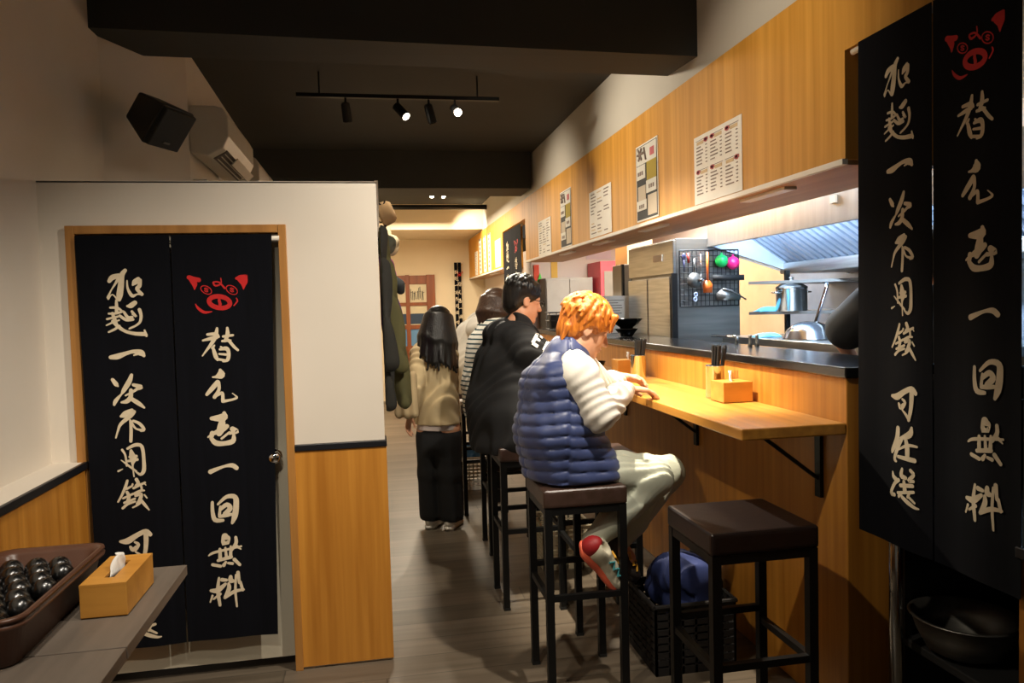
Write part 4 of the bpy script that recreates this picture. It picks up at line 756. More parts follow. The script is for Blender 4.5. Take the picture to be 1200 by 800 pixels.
# ------------------------------------------------------------------ people: smooth bodies grown from distance fields
class Field:
    def __init__(s, lo, hi, h):
        s.lo = np.array(lo, float); s.h = h; s.n = np.ceil((np.array(hi)-s.lo)/h).astype(int)+1
        s.f = np.full(s.n, .2, np.float32)
    def block(s, a, b):
        i0 = np.clip(np.floor((np.array(a)-s.lo)/s.h).astype(int), 0, s.n); i1 = np.clip(np.ceil((np.array(b)-s.lo)/s.h).astype(int)+1, 0, s.n)
        if (i1 <= i0).any(): return None
        sl = tuple(slice(i, j) for i, j in zip(i0, i1))
        ax = [s.lo[q]+s.h*np.arange(i0[q], i1[q]) for q in range(3)]
        return sl, np.meshgrid(*ax, indexing='ij')
    def put(s, sl, d, k, sub):
        f = s.f[sl]; d = d.astype(np.float32)
        if sub:
            h = np.clip(.5-.5*(f+d)/k, 0, 1); s.f[sl] = f*(1-h)-d*h+k*h*(1-h)
        else:
            h = np.clip(.5+.5*(d-f)/k, 0, 1); s.f[sl] = d*(1-h)+f*h-k*h*(1-h)
    def cone(s, a, ra, b, rb, k=.02, sub=False):
        a = np.array(a, float); b = np.array(b, float); m = max(ra, rb)+.06
        r = s.block(np.minimum(a, b)-m, np.maximum(a, b)+m)
        if r is None: return
        sl, (X, Y, Z) = r; ab = b-a; L2 = max(ab@ab, 1e-9)
        t = np.clip(((X-a[0])*ab[0]+(Y-a[1])*ab[1]+(Z-a[2])*ab[2])/L2, 0, 1)
        d = np.sqrt((X-a[0]-t*ab[0])**2+(Y-a[1]-t*ab[1])**2+(Z-a[2]-t*ab[2])**2)-(ra+(rb-ra)*t)
        s.put(sl, d, k, sub)
    def ell(s, c, r, R=None, k=.02, sub=False):
        c = np.array(c, float); r = np.array(r, float); m = r.max()+.05
        q = s.block(c-m, c+m)
        if q is None: return
        sl, (X, Y, Z) = q; P = np.stack([X-c[0], Y-c[1], Z-c[2]], -1)
        if R is not None: P = P @ np.array(R).T
        k0 = np.sqrt(((P/r)**2).sum(-1)); k1 = np.sqrt(((P/r**2)**2).sum(-1))
        s.put(sl, k0*(k0-1)/np.maximum(k1, 1e-6), k, sub)
    def warp(s, fn):
        X, Y, Z = np.meshgrid(*[s.lo[q]+s.h*np.arange(s.n[q]) for q in range(3)], indexing='ij')
        s.f = s.f+fn(X, Y, Z).astype(np.float32)
    def mesh(s):
        f = s.f; f[0] = f[-1] = .1; f[:, 0] = f[:, -1] = .1; f[:, :, 0] = f[:, :, -1] = .1
        g = f < 0; n = np.array(f.shape)-1
        cnt = np.zeros(n, np.int8)
        offs = [(i, j, k) for i in (0, 1) for j in (0, 1) for k in (0, 1)]
        for o in offs: cnt += g[o[0]:o[0]+n[0], o[1]:o[1]+n[1], o[2]:o[2]+n[2]]
        cells = np.argwhere((cnt > 0) & (cnt < 8))
        val = {o: f[cells[:, 0]+o[0], cells[:, 1]+o[1], cells[:, 2]+o[2]] for o in offs}
        acc = np.zeros((len(cells), 3)); num = np.zeros(len(cells))
        for o in offs:
            for a in range(3):
                if o[a]: continue
                p = list(o); p[a] = 1; v0 = val[o]; v1 = val[tuple(p)]; m = (v0 < 0) != (v1 < 0)
                t = np.where(m, v0/np.where(v0 == v1, 1, v0-v1), 0); pos = np.tile(np.array(o, float), (len(cells), 1)); pos[:, a] = t
                acc += pos*m[:, None]; num += m
        V = s.lo+s.h*(cells+acc/num[:, None])
        idx = -np.ones(n, np.int64); idx[cells[:, 0], cells[:, 1], cells[:, 2]] = np.arange(len(cells))
        F = []
        for a in range(3):
            b, c = (a+1) % 3, (a+2) % 3
            sl0 = [slice(None)]*3; sl1 = [slice(None)]*3; sl0[a] = slice(0, -1); sl1[a] = slice(1, None)
            e = np.argwhere(g[tuple(sl0)] != g[tuple(sl1)])
            e = e[(e[:, b] > 0) & (e[:, c] > 0) & (e[:, b] < n[b]) & (e[:, c] < n[c])]
            q = []
            for db, dc in ((1, 1), (0, 1), (0, 0), (1, 0)):
                p = e.copy(); p[:, b] -= db; p[:, c] -= dc; q.append(idx[p[:, 0], p[:, 1], p[:, 2]])
            Q = np.stack(q, 1); flip = ~g[e[:, 0], e[:, 1], e[:, 2]]; Q[flip] = Q[flip][:, ::-1]; F.append(Q)
        return V, np.concatenate(F)
def field_obj(name, fl, m, parent, label=None):
    V, F = fl.mesh(); off = np.array(parent.location) if parent is not None else np.zeros(3)
    if parent is not None and parent.parent is not None: off = off+np.array(parent.parent.location)
    me = bpy.data.meshes.new(name); me.from_pydata((V-off).tolist(), [], F.tolist()); me.materials.append(m)
    me.polygons.foreach_set('use_smooth', [True]*len(me.polygons)); me.update()
    o = bpy.data.objects.new(name, me); COL.objects.link(o); o.parent = parent
    if label: o['label'] = label
    return o
V3 = lambda *a: np.array(a, float)
def unit(v): v = np.array(v, float); return v/np.linalg.norm(v)
def frame(fwd, up):
    f = unit(fwd); u = np.array(up, float); u = unit(u-f*(u@f)); return f, np.cross(u, f), u       # forward, left, up
def head(fl, c, fwd, up, k=.012, s=1.0):
    f, l, u = frame(fwd, up); c = np.array(c, float); R = np.stack([f, l, u])
    P = lambda x, y, z: c+s*(f*x+l*y+u*z)
    fl.ell(P(-.012, 0, .03), V3(.098, .077, .092)*s, R, k)
    fl.ell(P(.03, 0, -.03), V3(.062, .06, .085)*s, R, .02)
    fl.cone(P(.0, .03, -.06), .035*s, P(.06, .01, -.1), .022*s, .025); fl.cone(P(.0, -.03, -.06), .035*s, P(.06, -.01, -.1), .022*s, .025)
    fl.ell(P(.072, 0, -.1), V3(.018, .02, .016)*s, R, .012)
    fl.cone(P(.085, 0, .008), .008*s, P(.108, 0, -.034), .012*s, .008); fl.cone(P(.092, .012, -.038), .008*s, P(.092, -.012, -.038), .008*s, .008)
    fl.ell(P(.08, 0, .022), V3(.013, .046, .009)*s, R, .01)
    for y in (-.03, .03): fl.ell(P(.091, y, .004), V3(.012, .018, .012)*s, R, .008, True); fl.ell(P(.079, y, .003), V3(.012, .013, .012)*s, R, .004)
    fl.ell(P(.087, 0, -.061), V3(.013, .024, .0065)*s, R, .004); fl.ell(P(.085, 0, -.073), V3(.013, .021, .007)*s, R, .004)
    for y in (-1, 1):
        fl.ell(P(-.005, .079*y, -.008), V3(.021, .009, .033)*s, R, .006); fl.ell(P(.002, .09*y, -.006), V3(.011, .008, .02)*s, R, .005, True)
    return P, R
def hand(fl, wr, d, n, side, curl=.35, s=1.0, spread=.12):
    """wr wrist, d finger direction, n direction the palm faces, side = thumb direction"""
    wr = np.array(wr, float); d = unit(d); n = np.array(n, float); n = unit(n-d*(n@d)); t = np.array(side, float); t = unit(t-d*(t@d)-n*(t@n))
    for q, (w, ln) in enumerate(((.03, .07), (.01, .08), (-.01, .074), (-.028, .058))):
        k0 = wr+d*.083*s+t*w*s-d*abs(w)*.2; fl.cone(wr+t*w*.55*s, .014*s, k0, .0115*s, .01)
        p = k0; a = .1+curl*.5; dd = unit(d+t*w*spread*30*.03)
        for j, (fr, r) in enumerate(((.45, .0095), (.32, .0088), (.23, .0078))):
            v = dd*math.cos(a)+n*math.sin(a); e = p+v*ln*fr*s; fl.cone(p, r*s, e, (r-.0008)*s, .003); p = e; a += curl*(.9 if j == 0 else .7)
    b = wr+t*.022*s+d*.02*s; m = b+(d*.55+t*.75+n*.25)*.042*s; fl.cone(b, .014*s, m, .0115*s, .01)
    m2 = m+(d*.85+t*.3+n*.35)*.032*s; fl.cone(m, .0105*s, m2, .0095*s, .003); fl.cone(m2, .0095*s, m2+(d*.9+n*.35)*.025*s, .0075*s, .003)
def wide(fl, a, ra, b, rb, l, wa, wb, k=.03):
    """flattened limb: two cones set apart along l, bridged"""
    a = np.array(a, float); b = np.array(b, float)
    for s in (-1, -.33, .33, 1): fl.cone(a+l*wa*s, ra, b+l*wb*s, rb, k)
SKIN = mat('warm_skin', 'd9a382', .5, col2='d09674', scale=(20, 20, 20))
def shoe(person, label, heel, fwd, up, upper, sole, counter, lace, s=1.0, lace2=None):
    f, l, u = frame(fwd, up); h = np.array(heel, float); R = np.stack([f, l, u]); P = lambda x, y, z: h+s*(f*x+l*y+u*z)
    lo = h-.34; hi = h+.34
    fl = Field(lo, hi, .006)
    fl.ell(P(.045, 0, .055), V3(.055, .038, .05)*s, R, .02); fl.cone(P(.05, 0, .06), .036*s, P(.15, 0, .042), .036*s, .02); fl.ell(P(.2, .0, .035), V3(.065, .044, .032)*s, R, .02)
    fl.ell(P(.05, 0, .115), V3(.034, .022, .04)*s, R, .01, True)
    o = field_obj('shoe', fl, upper, person, label)
    fl = Field(lo, hi, .006); fl.ell(P(.05, 0, .018), V3(.066, .04, .02)*s, R, .015); fl.ell(P(.2, 0, .018), V3(.075, .048, .02)*s, R, .015); fl.cone(P(.04, 0, .016), .02*s, P(.2, 0, .016), .02*s, .03)
    for y in (-.02, .02): fl.cone(P(.03, y, .016), .017*s, P(.22, y, .016), .018*s, .02)
    field_obj('sole', fl, sole, o)
    if counter:
        fl = Field(lo, hi, .006); fl.ell(P(.022, 0, .05), V3(.04, .04, .048)*s, R, .01); fl.ell(P(.06, 0, .12), V3(.04, .024, .05)*s, R, .01, True); field_obj('heel_counter', fl, counter, o)
    if lace:
        for mm, y0 in ((lace, 1), (lace2 or lace, -1)):
            b = bmesh.new(); pts = [P(.10+.018*i, y0*(.012 if i % 2 else .03), .093-.0031*i-(.013 if i % 2 == 0 else .002)) for i in range(7)]
            tube(b, pts, .0046*s, 6); mesh_obj('lace', b, mm, o)
    return o
DARKHAIR = mat('black_hair', '151210', .35, scale=(160, 160, 6), col2='0b0908', bump=.3)

# ---- orange-haired person in the navy quilted vest
PA = thing('person', 'person with orange hair and navy quilted vest seated with hands on the ledge', 'person', (.80, 3.06, .86))
a = math.radians(16); f = V3(math.cos(a), math.sin(a), 0); l = V3(-f[1], f[0], 0); up = V3(0, 0, 1)
pel = V3(0.758, 3.080, 0.932); bel = V3(0.735, 3.080, 1.065); che = V3(0.763, 3.100, 1.243); nek = V3(0.805, 3.120, 1.368); hc = V3(0.901, 3.140, 1.496)
shR = V3(0.809, 2.960, 1.305); elR = V3(0.884, 2.920, 1.155); wrR = V3(1.161, 3.360, 1.198)
shL = V3(0.899, 3.300, 1.314); elL = V3(1.094, 3.520, 1.172); wrL = V3(1.205, 3.600, 1.227)
hipR = V3(0.792, 3.000, 0.910); knR = V3(1.162, 3.040, 0.843); anR = V3(0.860, 2.980, 0.612)
hipL = V3(0.830, 3.200, 0.899); knL = V3(1.292, 3.220, 0.822); anL = V3(1.017, 3.120, 0.548)
fl = Field((.45, 2.6, .25), (1.5, 3.95, 1.75), .0055)
wide(fl, che, .095, bel, .09, l, .08, .06); wide(fl, bel, .09, pel, .1, l, .06, .07)
fl.cone(nek, .06, shR, .05, .04); fl.cone(nek, .06, shL, .05, .04); fl.cone(nek-up*.03, .058, hc-up*.06-f*.02, .052, .03)
fl.cone(che, .09, nek, .07, .05)
for s_, e_, w_ in ((shR, elR, wrR), (shL, elL, wrL)): fl.cone(s_, .048, e_, .038, .02); fl.cone(e_, .037, w_, .026, .02)
for h_, k_, n_ in ((hipR, knR, anR), (hipL, knL, anL)): fl.cone(h_, .075, k_, .05, .03); fl.cone(k_, .048, n_, .034, .02)
fl.cone(anR, .036, anR+V3(.05, 0, -.07), .03, .02); fl.cone(anL, .036, anL+V3(.05, 0, -.07), .03, .02)
hand(fl, wrR, (.9, .05, -.12), (0, 0, -1), (0, .95, 0), .35, 1.08)
hand(fl, wrL, (.85, -.25, -.1), (.1, -.5, -.9), (-.1, -.6, .6), .55)
HP, HR = head(fl, hc, (.88, -.06, -.42), (.42, -.03, .9))
field_obj('body', fl, SKIN, PA)
# hair
HAIR = mat('orange_dyed_hair', 'd9812a', .42, scale=(90, 90, 14), col2='a2531a', detail=4, bump=.5, ramp=(.3, .65))
fl = Field(hc-.2, hc+.2, .0045)
fl.ell(HP(-.018, 0, .042), V3(.114, .094, .102), HR, .01); fl.ell(HP(-.06, 0, -.03), V3(.062, .078, .075), HR, .03)
fl.ell(HP(.1, 0, -.062), V3(.085, .12, .085), HR, .012, True)
CARVE = [((.02, .1, -.06), (.05, .045, .07)), ((.02, -.1, -.06), (.05, .045, .07)), ((-.03, 0, -.16), (.12, .12, .055)), ((.11, 0, -.075), (.085, .12, .085))]
rnd = random.Random(11)
for i in range(150):
    az = rnd.uniform(-PI, PI); el = rnd.uniform(.05, 1.35)
    d0 = V3(math.cos(el)*math.cos(az), math.cos(el)*math.sin(az), math.sin(el))
    dn = V3(math.cos(az), math.sin(az), -.2-1.2*math.cos(el)*rnd.random()); e2 = max(el-rnd.uniform(.35, .6), -.35)
    d1 = V3(math.cos(e2)*math.cos(az+rnd.uniform(-.3, .3)), math.cos(e2)*math.sin(az+rnd.uniform(-.3, .3)), math.sin(e2))
    if abs(az) < .8 and e2 < .12: e2 = .12; d1[2] = .12
    q0 = V3(-.018, 0, .042)+d0*V3(.113, .093, .101); q1 = V3(-.018, 0, .042)+d1*V3(.122, .102, .108)
    fl.cone(HP(*q0), .012, HP(*q1), .0035, .006)
for i in range(16):   # fringe and sideburns
    y = -.075+.15*i/15; fl.cone(HP(.085, y, .09-.3*y*y*10*.1), .012, HP(.108-abs(y)*.35, y+rnd.uniform(-.015, .015), .03+rnd.uniform(-.012, .012)), .005, .006)
for y in (-1, 1):
    for i in range(6): fl.cone(HP(.03-.02*i*.5, .085*y, .04), .012, HP(.045-.016*i, .083*y, -.03+.01*rnd.random()), .004, .006)
for i in range(12): y = -.07+.14*i/11; fl.cone(HP(-.09, y, -.03), .014, HP(-.085+rnd.uniform(-.01, .01), y, -.115+rnd.uniform(-.015, .012)), .004, .008)
for c_, r_ in CARVE: fl.ell(HP(*c_), V3(*r_), HR, .008, True)
field_obj('hair', fl, HAIR, PA)
# sleeves of the white top
SLEEVE = mat('white_fleece', 'e8e3d8', .85, col2='dcd6ca', scale=(8, 8, 8))
fl = Field((.45, 2.6, .85), (1.5, 3.95, 1.55), .006)
for s_, e_, w_ in ((shR, elR, wrR), (shL, elL, wrL)):
    w_ = np.array(w_); e_ = np.array(e_); fl.cone(s_, .085, e_, .072, .03); fl.cone(e_, .074, e_*.35+w_*.65, .056, .03); fl.cone(e_*.35+w_*.65, .056, w_-unit(w_-e_)*.03, .036, .02)
fl.cone(nek, .075, shR, .08, .03); fl.cone(nek, .075, shL, .08, .03)
def folds(X, Y, Z): return .006*np.sin(70*X+25*Y+18*np.sin(9*Z+6*Y))*np.clip((X-.72)*4, 0, 1)
fl.warp(folds)
field_obj('sleeved_top', fl, SLEEVE, PA)
# quilted vest
VEST = mat('navy_quilted_nylon', '38446e', .45, col2='303b62', scale=(14, 14, 14), sheen=.1)
fl = Field((.4, 2.65, .8), (1.25, 3.6, 1.55), .006)
hem = V3(0.768, 3.080, 0.876)
wide(fl, np.array(che)-f*.005, .128, np.array(bel)-f*.005, .126, l, .07, .06, .05); wide(fl, np.array(bel)-f*.005, .126, hem, .136, l, .06, .055, .05)
fl.cone(che, .12, nek, .09, .05); fl.cone(nek, .09, np.array(shR)-f*.06+l*.05, .08, .04); fl.cone(nek, .09, np.array(shL)-f*.05, .085, .04)
fl.cone(nek, .082, np.array(nek)+(np.array(hc)-np.array(nek))*.22-f*.015+up*.005, .074, .02)
wide(fl, np.array(bel)+f*.06, .10, hem+f*.10+V3(0, 0, .012), .115, l, .08, .085, .04)
ax = unit(np.array(nek)-np.array(hem))
fl.cone(np.array(shR)+l*.03+f*.015+up*.02, .082, np.array(shR)-l*.15+f*.03-up*.03, .11, .012, True); fl.cone(np.array(shR)+f*.07-up*.08, .06, np.array(shR)-l*.13+f*.09-up*.1, .08, .02, True); fl.cone(np.array(shL)-l*.015, .07, np.array(shL)+l*.14, .09, .015, True)
fl.cone(np.array(nek)+(np.array(hc)-np.array(nek))*.30, .058, np.array(hc)+up*.1+f*.05, .12, .01, True); fl.cone(np.array(nek)+f*.10+up*.06, .05, np.array(nek)+f*.16+up*.08, .08, .01, True)
def quilt(X, Y, Z):
    h = (X-hem[0])*ax[0]*.55+(Y-hem[1])*ax[1]+(Z-hem[2])*(ax[2]+.05)+.10*np.abs((X-.77)*f[0]+(Y-3.08)*f[1])*0+.25*((X-.72)*f[0]+(Y-3.08)*f[1])*-.35
    cx = hem[0]+(Z-hem[2])*ax[0]/ax[2]; cy = hem[1]+(Z-hem[2])*ax[1]/ax[2]; fw = (X-cx)*f[0]+(Y-cy)*f[1]; rt = -((X-cx)*l[0]+(Y-cy)*l[1]); th = np.arctan2(fw, rt)
    side = th > -.42; hh = h+np.where(side, .022+.10*fw, .05*np.abs(fw))
    q = np.abs(np.sin(PI*hh/.05))**.42; seam = np.exp(-((th+.42)/.05)**2)*.006+np.exp(-((th+1.75)/.05)**2)*.004
    return .006-.0115*q*np.clip((1.40-Z)*10, .25, 1)+seam+.002*np.sin(55*X-35*Y+20*Z)
fl.warp(quilt)
r = fl.block((-1, -1, -1), (3, 9, .868)); fl.f[r[0]] = np.maximum(fl.f[r[0]], (.872-r[1][2]).astype(np.float32))
field_obj('quilted_vest', fl, VEST, PA)
# sweatpants
PANTS = mat('pale_grey_sweatpants', 'b9bcaa', .85, col2='aeb1a0', scale=(9, 9, 9))
fl = Field((.45, 2.7, .35), (1.45, 3.6, 1.1), .006)
wide(fl, np.array(pel)-up*.02, .10, np.array(pel)-up*.045+f*.02, .09, l, .07, .07, .03)
for h_, k_, n_ in ((hipR, knR, anR), (hipL, knL, anL)):
    h_ = np.array(h_); k_ = np.array(k_); n_ = np.array(n_)
    fl.cone(h_, .082, k_, .07, .03); fl.cone(k_, .073, k_*.3+n_*.7, .058, .03); fl.cone(k_*.3+n_*.7, .058, n_, .044, .02)
fl.warp(lambda X, Y, Z: .005*np.sin(45*X-60*Z+12*np.sin(20*Y))*np.clip((X-.85)*4, 0, 1))
r = fl.block((-1, -1, .79), (1.03, 9, .872)); fl.f[r[0]] = np.where(r[1][0] < .95, np.maximum(fl.f[r[0]], (.864-r[1][2])), fl.f[r[0]]).astype(np.float32)
field_obj('sweatpants', fl, PANTS, PA)
CORAL = mat('coral_sole', 'ec6a4c', .5); shf = V3(*V3(0.985, 3.000, 0.390))-V3(*V3(0.803, 2.960, 0.608))
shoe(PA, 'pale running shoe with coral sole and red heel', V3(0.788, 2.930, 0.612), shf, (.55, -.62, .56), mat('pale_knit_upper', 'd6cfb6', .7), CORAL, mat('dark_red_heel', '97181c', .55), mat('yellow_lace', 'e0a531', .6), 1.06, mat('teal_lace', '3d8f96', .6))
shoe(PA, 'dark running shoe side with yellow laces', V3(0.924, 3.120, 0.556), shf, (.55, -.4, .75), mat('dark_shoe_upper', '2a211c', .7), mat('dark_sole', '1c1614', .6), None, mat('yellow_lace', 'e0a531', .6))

# ---- seated figures farther down the counter
def seated(label, pts, top_mat, hair_mat, pant_mat, ang, hairf, glasses=False, hood=False, vox=.008, bulk=1.0, lean=.0, short=False, hyaw=0):
    g = {k: np.array(v, float) for k, v in pts.items()}
    a = math.radians(ang); f = V3(math.cos(a), math.sin(a), 0); l = V3(-f[1], f[0], 0)
    o = thing('person', label, 'person', tuple(g['pel']-up*.1))
    allp = np.array(list(g.values())); lo = allp.min(0)-.28; hi = allp.max(0)+.28; lo[2] = max(lo[2], .02)
    fl = Field(lo, hi, vox if not short else .009); B = bulk
    wide(fl, g['che'], .1, g['pel'], .11, l, .08, .07); fl.cone(g['che'], .09, g['nek'], .07, .05)
    hc = g['hc']; fl.cone(g['nek']-up*.02, .058, hc-up*.05-f*.02, .054, .03)
    for s in 'RL':
        fl.cone(g['nek']-up*.02, .05, g['sh'+s]-up*.01, .045, .03); fl.cone(g['sh'+s], .05, g['el'+s], .04, .02); fl.cone(g['el'+s], .038, g['wr'+s], .027, .02)
        hand(fl, g['wr'+s], f*.8+l*(.3 if s == 'R' else -.3)-up*.15, -up, l if s == 'R' else -l, .5)
        fl.cone(g['pel'], .1, g['kn'+s], .06, .04); fl.cone(g['kn'+s], .055, g['an'+s], .038, .02); fl.cone(g['an'+s], .038, g['an'+s]+f*.14-up*.05, .03, .02)
    ha = math.radians(ang+hyaw); hf = V3(math.cos(ha), math.sin(ha), 0)
    HP, HR = head(fl, hc, hf+V3(0, 0, -.22-lean), up+hf*(.2+lean)); field_obj('body', fl, SKIN, o)
    fl = Field(hc-.26, hc+.22, .006); hairf(fl, HP, HR); field_obj('hair', fl, hair_mat, o)
    fl = Field(lo, hi, vox)
    wide(fl, g['che'], .125*B, g['bel'], .135*B, l, .085, .08, .05); wide(fl, g['bel'], .135*B, g['pel']-up*.02, .135*B, l, .08, .075, .05); fl.cone(g['che'], .12, g['nek'], .085, .06)
    for s in 'RL': fl.cone(g['nek'], .085, g['sh'+s], .08*B, .05); fl.cone(g['sh'+s], .085*B, g['el'+s], .07*B, .04); fl.cone(g['el'+s], .07*B, g['wr'+s], .042, .03)
    fl.cone(hc-up*.085+f*.02, .06, hc+up*.1+f*.02, .1, .01, True)
    if hood:
        fl.ell(g['nek']-f*.09-up*.01, (.085, .13, .085), np.stack([f, l, up]), .03); fl.ell(g['nek']-f*.05+up*.085, (.04, .07, .05), np.stack([f, l, up]), .02, True)
        fl.cone(g['nek']-f*.05+l*.1-up*.02, .035, g['nek']+f*.08+l*.07-up*.08, .03, .03); fl.cone(g['nek']-f*.05-l*.1-up*.02, .035, g['nek']+f*.08-l*.07-up*.08, .03, .03)
    fl.warp(lambda X, Y, Z: .005*np.sin(30*Z+14*X+9*np.sin(14*Y+7*Z)))
    zb = g['pel'][2]-.095; r = fl.block((-9, -9, 0), (9, 99, zb+.02)); fl.f[r[0]] = np.maximum(fl.f[r[0]], (zb+.004-r[1][2]).astype(np.float32))
    tp = field_obj('hooded_jacket' if hood else 'top', fl, top_mat, o)
    fl = Field(lo, hi, .009)
    wide(fl, g['pel']-up*.01, .12, g['pel']-up*.03+f*.03, .11, l, .08, .08)
    for s in 'RL': fl.cone(g['pel']+(-l if s == 'R' else l)*.08, .105, g['kn'+s], .078, .03); fl.cone(g['kn'+s], .076, g['an'+s]+up*.03, .056, .03)
    r = fl.block((-9, -9, zb-.06), (9, 99, zb+.02)); 
    mk = ((r[1][0]-g['pel'][0])*f[0]+(r[1][1]-g['pel'][1])*f[1]) < .19
    fl.f[r[0]] = np.where(mk, np.maximum(fl.f[r[0]], (zb+.003-r[1][2])), fl.f[r[0]]).astype(np.float32)
    field_obj('trousers', fl, pant_mat, o)
    for s in 'RL': shoe(o, None, g['an'+s]-up*.09-f*.05, f, up, M['matte'], M['matte'], None, None)
    return o, HP, HR, f, l, g, tp
def short_hair(seed):
    def fn(fl, HP, HR):
        rnd = random.Random(seed)
        fl.ell(HP(-.018, 0, .045), V3(.108, .089, .098), HR, .01); fl.ell(HP(-.06, 0, -.02), V3(.055, .075, .07), HR, .03)
        fl.ell(HP(.1, 0, -.055), V3(.085, .12, .09), HR, .012, True)
        for y in (-1, 1): fl.ell(HP(.005, .1*y, -.05), V3(.03, .035, .058), HR, .01, True)
        for i in range(70):
            az = rnd.uniform(-PI, PI); el = rnd.uniform(.35, 1.4); e2 = el-.25
            d0 = V3(math.cos(el)*math.cos(az), math.cos(el)*math.sin(az), math.sin(el)); d1 = V3(math.cos(e2)*math.cos(az), math.cos(e2)*math.sin(az), math.sin(e2))
            fl.cone(HP(*(V3(-.018, 0, .045)+d0*V3(.106, .088, .097))), .011, HP(*(V3(-.018, 0, .045)+d1*V3(.113, .094, .104))), .003, .008)
    return fn
def bob_hair(drop, seed):
    def fn(fl, HP, HR):
        rnd = random.Random(seed)
        fl.ell(HP(-.018, 0, .04), V3(.112, .096, .1), HR, .01)
        for i in range(40):
            az = PI*.28+(2*PI-PI*.56)*i/39; x, y = .105*math.cos(az)-.02, .094*math.sin(az); fl.cone(HP(x*.86, y*.93, .05), .021, HP(x*1.0, y*1.05, -drop*.4), .022, .02); fl.cone(HP(x*1.0, y*1.05, -drop*.4), .022, HP(x*1.0, y*1.03, -drop+rnd.uniform(-.02, .015)), .008, .015)
        fl.ell(HP(.1, 0, -.05), V3(.07, .07, .09), HR, .012, True)
    return fn
BLACKJ = mat('black_hoodie_fabric', '111112', .85, col2='0c0c0d', scale=(10, 10, 10)); BLACKP = mat('black_trousers', '121316', .85, col2='0d0e10', scale=(10, 10, 10))
ob = seated('man with short black hair, glasses and black hoodie seated second at the counter',
  dict(pel=V3(0.682, 4.020, 0.903), bel=V3(0.676, 4.020, 1.044), che=V3(0.717, 4.050, 1.288), nek=V3(0.760, 4.080, 1.459), hc=V3(0.821, 4.120, 1.628), shR=V3(0.789, 3.880, 1.374), elR=V3(0.930, 3.860, 1.279), wrR=V3(1.087, 4.250, 1.284), shL=V3(0.842, 4.280, 1.411), elL=V3(1.031, 4.500, 1.244), wrL=V3(1.143, 4.620, 1.285),
  knR=V3(1.026, 4.020, 0.826), anR=V3(0.898, 4.000, 0.576), knL=V3(1.093, 4.200, 0.815), anL=V3(0.969, 4.200, 0.548)), BLACKJ, DARKHAIR, BLACKP, 32, short_hair(4), hood=True, bulk=1.10, hyaw=-24, vox=.0075)
o, HP, HR, f, l, g, tp = ob
b = bmesh.new()
for y in (-.032, .032): tube(b, [HP(.112, y+.021*math.cos(t*PI/8), .002+.017*math.sin(t*PI/8)) for t in range(17)], .002, 6)
tube(b, [HP(.113, -.012, .006), HP(.116, 0, .009), HP(.113, .012, .006)], .002, 6)
for y in (-1, 1): tube(b, [HP(.11, .053*y, .006), HP(.05, .078*y, .008), HP(-.005, .083*y, .01), HP(-.02, .082*y, -.012)], .002, 6)
mesh_obj('glasses', b, M['blackmetal'], o, smooth=True)
# blocky white print on the sleeve of the hoodie
sd = unit(g['elR']-g['shR']); out = unit(V3(.1, -.75, .66)-sd*(V3(.1, -.75, .66)@sd)); cr = np.cross(sd, out)
b = bmesh.new()
def letter(segs, s0):
    for (x0, y0, x1, y1) in segs:
        n = 6
        for i in range(n):
            pa = [(x0+(x1-x0)*q/n, y0+(y1-y0)*q/n) for q in (i, i+1)]
            vv = []
            wv = unit(V3(y1-y0, -(x1-x0), 0))*.0085
            for (x, y), sg in ((pa[0], 1), (pa[1], 1), (pa[1], -1), (pa[0], -1)):
                xx, yy = x+wv[0]*sg, y+wv[1]*sg; t = s0+xx; an = yy/.1
                base = g['shR']+sd*t; R_ = .0975-.0165*t/max(np.linalg.norm(g['elR']-g['shR']), .01)+.006
                vv.append(b.verts.new(base+(out*math.cos(an)+cr*math.sin(an))*R_))
            b.faces.new(vv)
letter([(0, -.035, 0, .035), (0, .035, .035, .035), (.0, 0, .03, 0), (0, -.035, .035, -.035)], .0)
letter([(0, -.035, 0, .035), (0, .035, .03, .035), (.03, .035, .03, -.035), (0, -.035, .03, -.035)], .07)
pp = mesh_obj('sleeve_print', b, mat('white_print', 'ece7dd', .8), o); so = pp.modifiers.new('s', 'SOLIDIFY'); so.thickness = .002; so.offset = 1
def stripes():
    m = bpy.data.materials.new('striped_jersey'); m.use_nodes = True; nt = m.node_tree; bs = nt.nodes['Principled BSDF']; bs.inputs['Roughness'].default_value = .85
    tc = nt.nodes.new('ShaderNodeTexCoord'); sx = nt.nodes.new('ShaderNodeSeparateXYZ'); mu = nt.nodes.new('ShaderNodeMath'); mu.operation = 'MULTIPLY'; mu.inputs[1].default_value = 1/.03
    fr = nt.nodes.new('ShaderNodeMath'); fr.operation = 'FRACT'; gt = nt.nodes.new('ShaderNodeMath'); gt.operation = 'GREATER_THAN'; gt.inputs[1].default_value = .68
    mx = nt.nodes.new('ShaderNodeMix'); mx.data_type = 'RGBA'; mx.inputs[6].default_value = (*lin('e6e2d6'), 1); mx.inputs[7].default_value = (*lin('24434a'), 1)
    L = nt.links.new; L(tc.outputs['Object'], sx.inputs[0]); L(sx.outputs[2], mu.inputs[0]); L(mu.outputs[0], fr.inputs[0]); L(fr.outputs[0], gt.inputs[0]); L(gt.outputs[0], mx.inputs[0]); L(mx.outputs[2], bs.inputs['Base Color'])
    return m
